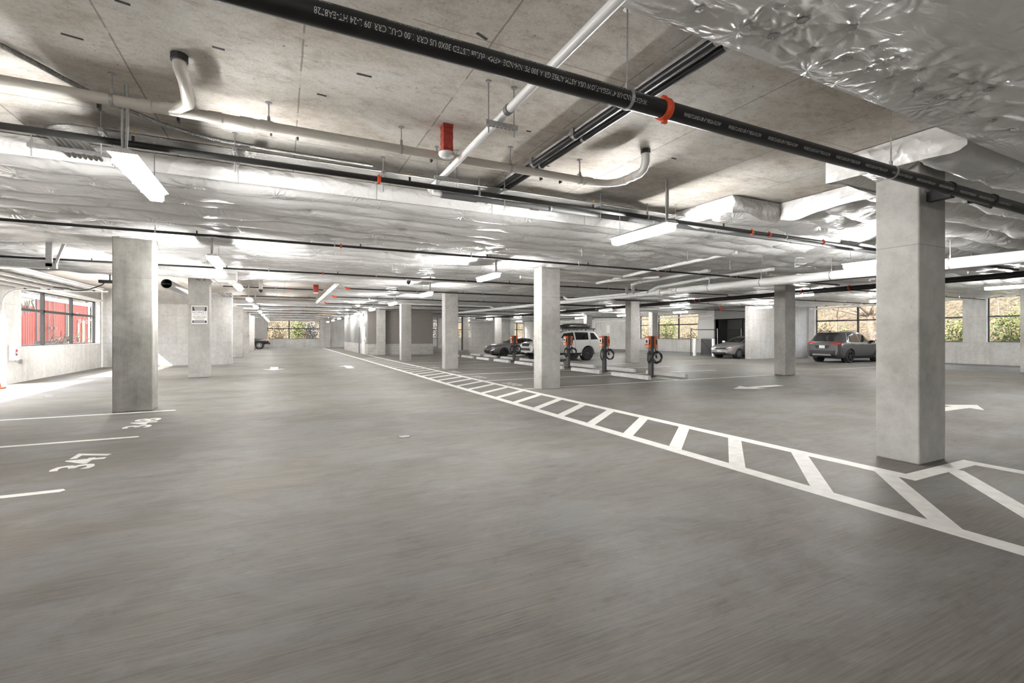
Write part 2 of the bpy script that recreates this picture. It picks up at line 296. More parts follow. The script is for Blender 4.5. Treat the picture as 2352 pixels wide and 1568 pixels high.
def thing(name, loc, label, cat, group=None, kind=None, rotz=0.0):
    o = bpy.data.objects.new(name, None); COL.objects.link(o); o.location = loc; o.rotation_euler = (0, 0, rotz)
    o.empty_display_size = 0.2; ORG[o.name] = Vector(loc); return tagit(o, label, cat, group, kind)
def part(name, mb, mat, parent, label=None, smooth=False, bevel=0, local=False, norm=True, kind=None):
    """world-space mesh (or parent-space when local) hung under parent"""
    c = Vector((0, 0, 0)) if local else ORG[parent.name]
    o = raw(name, [tuple(Vector(p) - c) for p in mb.v], mb.f, mat, smooth)
    if norm: fixn(o)
    if smooth: sharp(o)
    if bevel: b = o.modifiers.new('edge', 'BEVEL'); b.width = bevel; b.segments = 2; b.limit_method = 'ANGLE'
    o.parent = parent; ORG[o.name] = c.copy(); return tagit(o, label, kind=kind)
def text_verts(body, bold=0.0):
    cu = bpy.data.curves.new('t', 'FONT'); cu.body = body; cu.offset = bold; cu.size = 1.0; cu.resolution_u = 2
    o = bpy.data.objects.new('t', cu); COL.objects.link(o); dg = bpy.context.evaluated_depsgraph_get()
    me = bpy.data.meshes.new_from_object(o.evaluated_get(dg))
    vs = np.array([v.co[:] for v in me.vertices]); fs = [tuple(p.vertices) for p in me.polygons]
    bpy.data.objects.remove(o); bpy.data.curves.remove(cu); bpy.data.meshes.remove(me)
    vs[:, 0] -= vs[:, 0].min(); vs[:, 1] -= 0.0
    return vs, fs
def text_on(body, length, height, fn, bold=0.0):
    """fn(u,v)->xyz ; glyphs fitted to length x height (cap height)"""
    vs, fs = text_verts(body, bold); su = length / max(vs[:, 0].max(), 1e-6); svv = height / 0.70
    mb = MB(); mb.add([fn(u * su, v * svv) for u, v, _ in vs], fs); return mb
ORD = ['first', 'second', 'third', 'fourth', 'fifth', 'sixth', 'seventh', 'eighth', 'ninth', 'tenth', 'eleventh', 'twelfth', 'thirteenth', 'fourteenth', 'fifteenth', 'sixteenth', 'seventeenth', 'eighteenth', 'nineteenth', 'twentieth', 'twenty-first', 'twenty-second', 'twenty-third', 'twenty-fourth']

# ------------------------------------------------------------------ the shell
SLAB = 3.65; INS = 3.44
XL, XR, YB, YN = -7.45, 32.0, 61.2, -8.0
struct('floor', MB().box(XL - .3, XR + .3, YN, YB + .3, -0.2, 0.0), 'broomed concrete floor')
struct('ceiling', MB().box(XL - .3, XR + .3, YN - .3, YB + .3, SLAB, SLAB + 0.3), 'bare slab soffit')
WC = 'wall concrete'
lw = MB(); TH = 0.3
def wallx(mb, x0, x1, y0, y1, holes):
    """wall slab between x0,x1 along y with holes (ya,yb,za,zb)"""
    ys = sorted({y0, y1, *[h[0] for h in holes], *[h[1] for h in holes]})
    for a, b in zip(ys[:-1], ys[1:]):
        hh = [h for h in holes if h[0] <= a and h[1] >= b]
        if not hh: mb.box(x0, x1, a, b, 0, SLAB)
        else:
            h = hh[0]
            if h[2] > 0: mb.box(x0, x1, a, b, 0, h[2])
            if h[3] < SLAB: mb.box(x0, x1, a, b, h[3], SLAB)
def wally(mb, y0, y1, x0, x1, holes):
    xs = sorted({x0, x1, *[h[0] for h in holes], *[h[1] for h in holes]})
    for a, b in zip(xs[:-1], xs[1:]):
        hh = [h for h in holes if h[0] <= a and h[1] >= b]
        if not hh: mb.box(a, b, y0, y1, 0, SLAB)
        else:
            h = hh[0]
            if h[2] > 0: mb.box(a, b, y0, y1, 0, h[2])
            if h[3] < SLAB: mb.box(a, b, y0, y1, h[3], SLAB)
LWIN = (20.45, 27.75, 1.12, 3.02); LDOOR = (13.0, 19.55, 0.0, 2.15)
LW_ADDED = [(-6.8, 1.6, 1.5, 3.3)]; wallx(lw, XL - TH, XL, YN, 28.0, [LWIN, LDOOR] + LW_ADDED); struct('wall_left', lw, WC)  # near opening is invented, out of view, to let in daylight
struct('wall_left.001', MB().box(XL, -2.25, 28.05, 28.40, 0, SLAB), WC)                      # cross wall that closes the door bay
l2 = MB(); LWY = [(30, 36.0, 1.1, 3.2), (38, 44, 1.1, 3.2), (46, 52, 1.1, 3.2), (53.5, 59.5, 1.1, 3.2)]; wallx(l2, XL - TH, XL, 28.4, YB, LWY); struct('wall_left.002', l2, WC)
RWINS = [(8.6, 10.89, 1.14, 3.42), (11.82, 19.44, 1.12, 3.42), (29.2, 36.6, 1.12, 3.35)]; RBAY = (20.6, 27.4, 0.0, 2.78)
rw = MB(); wallx(rw, XR, XR + TH, YN, YB, RWINS + [RBAY]); struct('wall_right', rw, WC)
struct('wall_right.001', MB().box(26.17, XR, 19.85, 20.2, 0, SLAB), WC)                       # stub wall beside the storage bay
BWINS = [(-1.42, 4.23, 1.04, 3.2), (18.2, 23.6, 1.06, 3.2), (29.7, 31.85, 1.06, 3.2)]
bw = MB(); wally(bw, YB, YB + TH, XL, 5.4, [BWINS[0]]); wally(bw, YB, YB + TH, 7.6, XR, BWINS[1:]); bw.box(5.4, 7.6, YB + .25, YB + .6, 0, SLAB); struct('wall_back', bw, WC)
struct('wall_front', MB().box(XL - TH, XR + TH, YN - TH, YN, 0, SLAB), WC)
# enclosed room in the middle of the garage
rm = MB(); rm.box(5.82, 10.78, 36.2, 36.35, 0.81, SLAB); struct('wall_room', rm, 'taupe wall paint')
struct('wall_room.001', MB().box(5.80, 10.80, 36.18, 36.37, 0, 0.81), 'grey concrete block')
rs = MB(); wallx(rs, 5.80, 5.95, 36.37, 50.5, [(40.05, 40.75, 0, 2.15)]); struct('wall_room.002', rs, 'pale wall paint')
struct('wall_room.003', MB().box(10.65, 10.80, 36.37, 50.5, 0, SLAB), 'taupe wall paint')
struct('wall_room.004', MB().box(5.795, 5.80, 36.37, 40.05, 0, 0.81).box(5.795, 5.80, 40.75, 50.5, 0, 0.81), 'grey concrete block')
dd = struct('door_1', MB().box(5.76, 5.795, 37.25, 38.95, 0.02, 2.15), 'door paint')
part('door_handle', MB().box(5.70, 5.76, 37.40, 37.44, 1.0, 1.12), 'galvanized', dd)
part('hinge', MB().box(5.745, 5.77, 38.9, 38.96, 0.3, 0.42).box(5.745, 5.77, 38.9, 38.96, 1.0, 1.12).box(5.745, 5.77, 38.9, 38.96, 1.75, 1.87), 'dark steel', dd)
dr = struct('door_2', MB().box(5.86, 5.90, 40.05, 40.75, 0, 2.15), 'dark steel')
solo('call_station', MB().box(5.72, 5.795, 36.75, 37.0, 0.95, 1.35), 'white plastic', 'small white call box on the pale room wall beside the white door', 'control box')
solo('exit_light', MB().box(5.74, 5.80, 38.2, 38.4, 2.95, 3.2), 'white plastic', 'small light box high on the pale room wall above the door', 'light')
# recess behind the right wall
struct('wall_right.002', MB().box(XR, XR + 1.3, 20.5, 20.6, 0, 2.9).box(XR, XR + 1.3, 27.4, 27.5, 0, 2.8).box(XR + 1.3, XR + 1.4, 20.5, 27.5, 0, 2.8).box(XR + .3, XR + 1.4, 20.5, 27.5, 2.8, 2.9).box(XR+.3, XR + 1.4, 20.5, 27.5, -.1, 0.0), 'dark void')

# ------------------------------------------------------------------ windows: black frames with a welded wire screen
def win_x(n, x, y0, y1, z0, z1, ys, zbar, sgn, mesh=True):
    t = thing('window_%d' % n, (x, (y0 + y1) / 2, z0), None, None, kind='structure')
    f = MB(); q = 0.045
    f.box(x - .04, x + .04, y0, y1, z0, z0 + q).box(x - .04, x + .04, y0, y1, z1 - q, z1).box(x - .04, x + .04, y0, y0 + q, z0, z1).box(x - .04, x + .04, y1 - q, y1, z0, z1)
    part('frame', f, 'window black', t)
    for y in ys: part('mullion', MB().box(x - .05, x + .05, y - .045, y + .045, z0, z1), 'window black', t)
    if zbar: part('transom_bar', MB().box(x - .05, x + .05, y0, y1, zbar - .045, zbar + .045), 'window black', t)
    if mesh:
        g = MB(); xx = x + sgn * .05; r = .0016
        for k in range(1, int((y1 - y0) / .06)): y = y0 + k * .06; g.box(xx - r, xx + r, y - r, y + r, z0, z1)
        for k in range(1, int((z1 - z0) / .14)): z = z0 + k * .14; g.box(xx - r, xx + r, y0, y1, z - r, z + r)
        part('wire_screen', g, 'dark steel', t)
    return t
def win_y(n, y, x0, x1, z0, z1, xs, zbar):
    t = thing('window_%d' % n, ((x0 + x1) / 2, y, z0), None, None, kind='structure'); q = .05
    f = MB(); f.box(x0, x1, y - .04, y + .04, z0, z0 + q).box(x0, x1, y - .04, y + .04, z1 - q, z1).box(x0, x0 + q, y - .04, y + .04, z0, z1).box(x1 - q, x1, y - .04, y + .04, z0, z1)
    part('frame', f, 'window black', t)
    for x in xs: part('mullion', MB().box(x - .06, x + .06, y - .05, y + .05, z0, z1), 'window black', t)
    part('transom_bar', MB().box(x0, x1, y - .05, y + .05, zbar - .05, zbar + .05), 'window black', t)
    g = MB(); r = .003
    for k in range(1, int((x1 - x0) / .12)): x = x0 + k * .12; g.box(x - r, x + r, y + .05, y + .056, z0, z1)
    for k in range(1, int((z1 - z0) / .2)): z = z0 + k * .2; g.box(x0, x1, y + .05, y + .056, z - r, z + r)
    part('wire_screen', g, 'dark steel', t)
win_x(1, XL - .22, *LWIN, [22.6, 25.15], 2.34, -1)
win_x(2, XR + .2, 8.6, 10.89, 1.14, 3.42, [], 2.43, 1); win_x(3, XR + .2, 11.82, 19.44, 1.12, 3.42, [14.3, 16.9], 2.42, 1); win_x(4, XR + .2, 29.2, 36.6, 1.12, 3.35, [31.6, 34.1], 2.43, 1)
for k, h in enumerate(LW_ADDED + LWY): win_x(8 + k, XL - .22, *h, [(h[0] + h[1]) / 2], 2.3, -1, mesh=False)  # first of these is an unseen window added for daylight
win_y(5, YB + .15, *BWINS[0][:2], 1.04, 3.2, [0.87], 2.24); win_y(6, YB + .15, 18.2, 23.6, 1.06, 3.2, [20.9], 2.25); win_y(7, YB + .15, 29.7, 31.85, 1.06, 3.2, [30.8], 2.25)

# ------------------------------------------------------------------ columns
GC = 'square concrete columns'
def column(x0, x1, y0, y1, label, top=SLAB):
    solo('concrete_column', MB().box(x0, x1, y0, y1, 0, top), 'mottled shaded column concrete' if '348' in label else 'column concrete', label, 'column', GC, kind='thing', bevel=0.018)
for (x0, y, lab) in ((6.60, 2.82, 'large pale concrete column at the walkway jog under the big black pipe'), (6.46, 11.35, 'concrete column at the walkway edge hiding the white off-road car'),
        (6.44, 19.8, 'concrete column at the walkway edge, second beyond the big pale one'), (6.40, 28.0, 'concrete column in front of the taupe room wall'), (6.40, 36.2 - .47, 'concrete column touching the taupe room front wall near its corner'),
        (6.12, 51.0, 'concrete column beyond the pale side of the room near the back wall')):
    column(x0, x0 + .61, y, y + .45, lab)
for (x0, y, lab) in ((16.79, 11.27, 'concrete column at the end of the nearest charger bay line, before the grey car'), (16.77, 19.85, 'concrete column behind the chargers with the green shrub window beyond it'),
        (16.8, 28.2, 'concrete column behind the orange chargers and the white car'), (16.2, 44.15, 'dark concrete column seen past the end of the taupe room'), (15.75, 51.0, 'distant dark concrete column by the far back windows'),
        (19.82, 44.15, 'concrete column behind the grey coupe'), (25.2, 52.0, 'distant concrete column beside the far window behind the coupe'), (25.4, 36.2, 'pale distant concrete column above the rear of the white car'),
        (27.2, 29.55, 'dark concrete column in front of the green shrub window'), (26.6, 7.6, 'concrete column at the far edge of the scene by the short screened window')):
    column(x0, x0 + .6, y, y + .45, lab)
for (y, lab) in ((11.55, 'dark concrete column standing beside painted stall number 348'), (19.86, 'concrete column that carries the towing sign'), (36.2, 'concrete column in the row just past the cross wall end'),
        (43.5, 'dark-faced concrete column in the row before the parked pickup'), (51.5, 'concrete column hiding the back of the black pickup')):
    column(-2.92, -2.28, y, y + .45, lab)

# ------------------------------------------------------------------ ceiling insulation: quilted white facing, pinned in rows
def smooth_noise(x, seed, per=1.0):
    r = np.random.default_rng(seed).random(512) * 2 - 1; t = x / per + 200; i = np.floor(t).astype(int); f = t - i; f = f * f * (3 - 2 * f)
    return r[i % 512] * (1 - f) + r[(i + 1) % 512] * f
def noise2(x, y, seed, per=1.0):
    r = np.random.default_rng(seed).random((256, 256)) * 2 - 1
    tx = x / per + 100; ty = y / per + 100; i = np.floor(tx).astype(int); j = np.floor(ty).astype(int); f = tx - i; g = ty - j
    f = f * f * (3 - 2 * f); g = g * g * (3 - 2 * g); a = r[i % 256, j % 256]; b = r[(i + 1) % 256, j % 256]; c = r[i % 256, (j + 1) % 256]; d = r[(i + 1) % 256, (j + 1) % 256]
    return (a * (1 - f) + b * f) * (1 - g) + (c * (1 - f) + d * f) * g
PINS = [(2.24, 2.03), (2.66, 1.98), (2.64, 1.81), (2.9, 1.83), (3.22, 1.72), (2.87, 2.01), (3.23, 1.99), (3.54, 1.93), (3.54, 1.77), (3.85, 1.76), (4.11, 1.95), (3.83, 1.94), (4.2, 1.79), (4.52, 1.73), (4.52, 1.95), (4.81, 1.93), (5.03, 1.9), (4.8, 1.71), (5.04, 1.7), (5.38, 1.94), (5.78, 1.93), (6.13, 1.91)]
PERIOD = 0.56; PINX = 1.15
def star(dx, dy, R, n, ph, amp):
    r = np.sqrt(dx * dx + dy * dy); a = np.arctan2(dy, dx)
    e = np.exp(-(r / R) ** 1.3) * np.minimum(1, r / 0.05)
    return amp * e * np.sin(n * a + ph + 2.0 * np.sin(2 * a + ph)) + amp * 0.9 * np.exp(-(r / (R * .6)) ** 2)
BND = [((-7.45, 6.85), (6.2, 6.85)), ((6.2, 6.85), (6.2, 5.0)), ((6.2, 5.0), (7.3, 5.0)), ((7.3, 5.0), (7.3, 3.54)), ((7.3, 3.54), (6.05, 3.54)), ((6.05, 3.54), (6.05, 2.2)), ((-7.45, 2.2), (6.05, 2.2)),
       ((-7.45, 18.6), (2.0, 18.6)), ((2.0, 18.6), (2.0, 32.3)), ((2.0, 32.3), (-7.45, 32.3)), ((26.2, 20.3), (26.2, 28)), ((26.2, 28), (32, 28))]
def edged(x, y, z, zb=3.42):
    d = np.full_like(x, 9.0)
    for a, b in BND:
        a = np.array(a); b = np.array(b); ab = b - a; t = np.clip(((x - a[0]) * ab[0] + (y - a[1]) * ab[1]) / (ab @ ab), 0, 1); d = np.minimum(d, np.hypot(x - a[0] - t * ab[0], y - a[1] - t * ab[1]))
    k = np.clip(d / .16, 0, 1); k = k * k * (3 - 2 * k); return zb + (z - zb) * k
def height(x, y): return np.maximum(edged(x, y, height0(x, y)), 3.325)
def height0(x, y):
    yy = y + 0.10 * smooth_noise(x, 3, 1.7) + 0.05 * smooth_noise(x, 5, 0.6)
    v = yy / PERIOD; k = np.floor(v); t = v - k
    amp = 0.098 + 0.022 * noise2(x, k * 7.3, 11, 1.1) + 0.012 * noise2(x, y, 12, 0.45)
    z = 3.565 - np.where(t < .86, 1 - (1 - np.clip(t / .86, 0, 1)) ** 2.4, np.cos(PI / 2 * np.clip((t - .86) / .14, 0, 1)) ** .6) * np.clip(amp * 2.1, .15, .232)
    z += 0.008 * noise2(x, y, 13, 0.45)
    for dk in (0, 1):
        row = k + dk; off = (np.sin(row * 12.9898) * 43758.5453) % 1.0 * PINX
        m0 = np.floor((x - off) / PINX)
        for dm in (0, 1):
            m_ = m0 + dm; h1 = (np.sin(row * 78.233 + m_ * 37.719) * 43758.5453) % 1.0
            px = off + m_ * PINX + (h1 - .5) * 0.5; py = row * PERIOD
            z += star(x - px, yy - py + .08, 0.20 + 0.18 * h1, 6 + np.floor(h1 * 5), h1 * 6.28, 0.010 + .014 * h1)
    return z
def height_near(x, y):
    """the near sheet: flat where pinned, billowing away from the pins"""
    z = INS - 0.035 + 0.022 * noise2(x, y, 21, 0.9) + 0.004 * noise2(x * .6 + y, y - x * .4, 22, .4) - 0.03 * np.clip((1.6 - y) / 1.2, 0, 1) * (1 + noise2(x, y, 23, 0.8))
    for i, (px, py) in enumerate(PINS):
        h1 = (math.sin(i * 91.7) * 43758.5) % 1.0
        r_ = np.hypot(x - px, y - py); z += .020 * np.exp(-r_ / .09) + star(x - px, y - py, 0.16 + .20 * h1, 6 + int(h1 * 6), h1 * 6.28, 0.004 + .006 * h1)
    d = np.abs((y - 1.35) + .25 * (x - 5.5)); z += .022 * np.sin(26 * (x * .35 + y) + 3 * noise2(x, y, 24, .7)) * np.exp(-((x - 5.9) / 1.3) ** 2) * np.exp(-((y - 1.45) / .45) ** 2)
    return edged(x, y, z)
def ins(x0, x1, y0, y1, dx, dy, fn=height):
    nx = max(2, int(round((x1 - x0) / dx)) + 1); ny = max(2, int(round((y1 - y0) / dy)) + 1)
    X, Y = np.meshgrid(np.linspace(x0, x1, nx), np.linspace(y0, y1, ny), indexing='ij'); Z = fn(X, Y)
    return np.stack([X, Y, Z], -1)
def sheet(name, patches):
    mb = MB()
    for p in patches: mb.grid(p)
    return struct(name, mb, 'white poly facing', smooth=False, norm=False, loc=(0, 0, 0))
def shade(o): o.data.polygons.foreach_set('use_smooth', [True] * len(o.data.polygons)); return o
shade(sheet('ceiling_insulation', [ins(XL, 14, 6.85, 12, .055, .035), ins(14, XR, 6.85, 12, .11, .06), ins(XL, 14, 12, 18.6, .08, .05), ins(14, XR, 12, 18.6, .12, .07)]))
shade(sheet('ceiling_insulation.001', [ins(2.0, 18, 18.6, 32.3, .12, .07), ins(18, XR, 18.6, 20.3, .12, .07), ins(18, 26.2, 20.3, 32.3, .14, .08), ins(26.2, XR, 28, 32.3, .14, .08), ins(XL, XR, 32.3, YB, .2, .1)]))
shade(sheet('ceiling_insulation.002', [ins(7.3, 16, 2.2, 6.85, .06, .04), ins(16, XR, 2.2, 6.85, .12, .06), ins(6.2, 7.3, 5.0, 6.85, .06, .04), ins(6.15, 7.3, 2.2, 3.54, .05, .035)]))
shade(sheet('ceiling_insulation.003', [ins(1.2, 8.5, -0.4, 2.2, .022, .016, height_near), ins(8.5, XR, -3, 2.2, .12, .06), ins(XL, 1.2, -3, 2.2, .12, .06), ins(1.2, 8.5, -3, -.4, .12, .1), ins(XL, XR, YN, -3, .3, .15)]))
def wrap(name, pts, zb, amp=0.03, seed=1, dz=.035):
    """the crinkled sheet turned up along an edge to the slab"""
    mb = MB(); n = 9
    for q, (a, b) in enumerate(zip(pts[:-1], pts[1:])):
        a = Vector(a); b = Vector(b); L = (b - a).length; m_ = max(3, int(L / .06)); nrm = Vector((-(b - a).y, (b - a).x)).normalized()
        s = np.linspace(0, 1, m_ + 1); t = np.linspace(0, 1, n)
        S, T = np.meshgrid(s, t, indexing='ij'); d = S * L
        w_ = amp * (noise2(d * 1.0 + 7 * q, T * .9, seed + q, .33) + .7 * noise2(d + T * .5, T * 1.5 - d * .6, seed + 9 + q, .14)) + .055 * np.sin(PI * np.clip(T * 1.1, 0, 1)) * (1 + .5 * smooth_noise(d, seed, .5))
        edge = np.clip(np.minimum(d, L - d) / .08, 0, 1)
        w_ = w_ * np.sin(PI * np.clip(T, 0, 1)) ** .4 * edge
        zt = SLAB - .012; zlow = zb + dz * smooth_noise(d, seed + 3 + q, .4) * edge
        Z = zt + (zlow - zt) * T
        P = np.stack([a.x + (b.x - a.x) * S + nrm.x * w_, a.y + (b.y - a.y) * S + nrm.y * w_, Z], -1); mb.grid(P)
    o = struct(name, mb, 'crinkled poly wrap', norm=False, loc=(0, 0, 0)); shade(o)
wrap('ceiling_insulation.004', [(6.2, 6.85), (XL, 6.85)][::1], 3.42, .014, 31, 0)
wrap('ceiling_insulation.005', [(6.05, 2.2), (6.05, 3.54), (7.3, 3.54), (7.3, 5.0), (6.2, 5.0), (6.2, 6.9)], 3.37, .030, 47, .06)
wrap('ceiling_insulation.006', [(XL, 2.2), (6.1, 2.2)], 3.42, .008, 61, 0)
wrap('ceiling_insulation.007', [(XL, 18.6), (2.0, 18.6), (2.0, 32.3), (XL, 32.3)], 3.42, .03, 71, 0)
wrap('ceiling_insulation.008', [(26.2, 20.3), (26.2, 28), (XR, 28)], 3.42, .02, 81, 0)
# soft rolls of wrapped insulation along the notch
def roll(name, pts, r, seed):
    mb = MB(); P = [Vector(p) for p in pts]; L = (P[-1] - P[0]).length; m_ = int(L / .05); n = 22; A = np.zeros((m_ + 1, n + 1, 3)); d = (P[-1] - P[0]).normalized(); side = Vector((-d.y, d.x, 0))
    for i in range(m_ + 1):
        c = P[0].lerp(P[-1], i / m_); e = min(1, 6 * min(i, m_ - i) / m_ + .45)
        for k in range(n + 1):
            q = 2 * PI * k / n; rr = r * e * (1 + .16 * float(noise2(np.array(i * .05), np.array(math.cos(q) * .4 + seed), seed, .12)) + .12 * float(noise2(np.array(i * .05 + math.sin(q)), np.array(q * .3), seed + 1, .25)))
            A[i, k] = (c.x + side.x * rr * math.cos(q), c.y + side.y * rr * math.cos(q), c.z + .75 * rr * math.sin(q))
    mb.grid(A); shade(struct(name, mb, 'crinkled poly wrap', norm=False, loc=(0, 0, 0)))
roll('ceiling_insulation.009', [(6.27, 6.6, 3.46), (6.27, 5.05, 3.47)], .12, 5)
GP = 'round metal insulation pins'
for i, (px, py) in enumerate(PINS):
    z = float(height_near(np.array([px]), np.array([py]))[0])
    solo('insulation_pin', MB().lathe((px, py, z - .009), [(.036, 0.006), (.037, .003), (.03, 0.0), (.005, -.002), (.004, -.010)], 'z', 16), 'galvanized', 'small round metal pin washer pulling star wrinkles into the near white sheet', 'washer', GP)

# ------------------------------------------------------------------ floor paint
PZ = 0.003
def strip(mb, pts): return mb.prism(pts, 0.0005, PZ)
cw = MB()
xl = lambda y: 4.53 - 0.0043 * (y - 2); xr = lambda y: 5.865 - 0.0035 * (y - 3)
strip(cw, [(xl(-2), -2), (xl(-2) + .19, -2), (xl(58) + .16, 58), (xl(58), 58)])
strip(cw, [(xr(2.54), 2.54), (xr(2.54) + .19, 2.54), (xr(36) + .16, 36), (xr(36), 36)])
strip(cw, [(xr(2.54) + .19, 2.54), (7.36, 2.54), (7.36, 2.71), (xr(2.54) + .19, 2.71)])
strip(cw, [(7.18, -2), (7.36, -2), (7.36, 2.54), (7.18, 2.54)])
y = -1.0
while y < 31.2:
    a, b = y, y + 1.0; xe = 5.9
    if y < 1.6: xe = 7.2
    xs = xl(y) + .17; k = (xe - xs); yy = y + k * .83
    if yy > 2.6 and y < 1.6: k2 = (2.6 - y) / .83; xe = xs + k2; yy = 2.6
    cw.prism([(xs, y - .11), (xe, yy - .11), (xe, yy + .11), (xs, y + .11)], 0.0004, 0.0022); y += 0.945
solo('walkway_marking', cw, 'floor paint', 'long white ladder-striped pedestrian walkway painted across the floor', 'floor marking', kind='thing', loc=(5.2, 20, 0))
GL = 'painted parking bay lines'
for i, yv in enumerate((6.0, 8.68, 11.40)):
    solo('bay_line', strip(MB(), [(-7.2, yv - .05), (-1.9, yv - .05), (-1.87, yv), (-1.9, yv + .05), (-7.2, yv + .05)]), 'floor paint',
         ['white bay line below stall number 347, nearest the camera', 'white bay line between stall numbers 347 and 348', 'white bay line running past the foot of the dark concrete column'][i], 'bay line', GL, kind='thing')
lab = ['nearest bay line on the charger side, ending at the pale column beyond the chargers', 'bay line on the charger side that meets the nearest charger row end']
for i, yv in enumerate((11.62, 14.30, 16.95, 19.65, 22.35, 25.05, 27.75, 30.45)):
    t = 'long white bay line across the charger rows, %s counted from the camera' % ORD[i]
    solo('bay_line', strip(MB(), [(6.05, yv - .05), (16.7, yv - .05), (16.7, yv + .05), (6.05, yv + .05)]), 'floor paint' if i < 3 else 'worn floor paint', t, 'bay line', GL, kind='thing')
for i, (x0, x1, yv) in enumerate(((18.2, 21.8, 17.65), (21.5, 25.5, 12.4), (20.4, 24.8, 20.3))):
    solo('bay_line', strip(MB(), [(x0, yv - .05), (x1, yv - .05), (x1, yv + .05), (x0, yv + .05)]), 'worn floor paint', ['faint bay line behind the second pale column', 'faint bay line near the grey sport utility car', 'faint bay line in front of the silver sedan'][i], 'bay line', GL, kind='thing')
solo('bay_line', strip(MB(), [(11.84, 11.62), (11.94, 11.62), (11.94, 32), (11.84, 32)]), 'floor paint', 'white line running between the two rows of wheel stops', 'bay line', GL, kind='thing')
def floor_text(name, body, x, y, length, h, label, mat='floor paint'):
    """reads towards +y, top of the figures towards -x"""
    mb = text_on(body, length, h, lambda u, v: (x - v, y + u, PZ), .022); solo(name, mb, mat, label, 'stall number', 'painted stall numbers', kind='thing', norm=False)
floor_text('stall_number', '348', -1.93, 9.50, 0.98, 0.36, 'white stencilled stall number 348 on the floor before the dark column')
floor_text('stall_number', '347', -1.93, 6.86, 0.90, 0.36, 'white stencilled stall number 347 on the floor near the camera')
for i, yv in enumerate((12.5, 15.2, 17.9, 20.6)):
    mb = MB()
    for k in range(3): strip(mb, [(6.15 + .05, yv + k * .34), (6.5, yv + k * .34), (6.5, yv + k * .34 + .09), (6.2, yv + k * .34 + .09)]); strip(mb, [(6.15 + .05, yv + k * .34 + .09), (6.27, yv + k * .34 + .09), (6.27, yv + k * .34 + .24), (6.2, yv + k * .34 + .24)]); strip(mb, [(6.4, yv + k * .34 + .09), (6.5, yv + k * .34 + .09), (6.5, yv + k * .34 + .24), (6.4, yv + k * .34 + .24)])
    solo('stall_number', mb, 'worn floor paint', 'worn white stencil marks at the walkway edge, %s from the camera' % ORD[i], 'stall number', 'painted stall numbers', kind='thing')
mbs = MB()
for k in range(3): strip(mbs, [(8.2 + k * .1, 2.3 - k * .28), (8.5 + k * .1, 2.35 - k * .28), (8.5 + k * .1, 2.47 - k * .28), (8.2 + k * .1, 2.42 - k * .28)])
solo('stall_number', mbs, 'floor paint', 'white stencil mark at the edge of the floor past the big pale column', 'stall number', 'painted stall numbers', kind='thing')
def arrow(c, ang, label, L=2.0, w=.16, hl=.62, hw=.42):
    p = [(0, -w), (L - hl, -w), (L - hl - .08, -hw), (L, 0), (L - hl - .08, hw), (L - hl, w), (0, w)]; ca, sa = math.cos(ang), math.sin(ang)
    o = solo('floor_arrow', strip(MB(), [(c[0] + a * ca - b * sa, c[1] + a * sa + b * ca) for a, b in p]), 'floor paint', label, 'floor arrow', 'painted direction arrows', kind='thing')
arrow((-0.27, 24.7), -PI / 2, 'white floor arrow pointing towards the camera in the left drive lane', 2.2)
arrow((2.85, 22.3), PI / 2, 'white floor arrow pointing away from the camera beside the walkway', 2.1)
arrow((13.35, 9.12), PI, 'white floor arrow in the cross lane between the two pale columns', 2.0, .13, .7, .42)
arrow((11.4, 4.75), -.02, 'white floor arrow half hidden behind the big pale column', 2.0, .14, .7, .4)
def drain(x, y, label, r=.105):
    t = thing('floor_drain', (x, y, 0), label, 'drain', 'round floor drains'); part('rim', MB().lathe((x, y, 0), [(r, 0), (r, .004), (r * .82, .004), (r * .8, .0015)], 'z', 24), 'dark steel', t)
    g = MB()
    for k in range(-3, 4): hx = math.sqrt(max(.01, 1 - (k / 4) ** 2)) * r * .8; g.box(x - hx, x + hx, y + k * r * .2 - .006, y + k * r * .2 + .006, 0, .005)
    part('grate', g, 'galvanized', t)
drain(1.64, 6.97, 'round floor drain in the open lane near the camera'); drain(-5.08, 15.33, 'round floor drain near the sunlit patch by the door'); drain(2.0, 22.6, 'small round floor drain beside the arrow pointing away', .12)

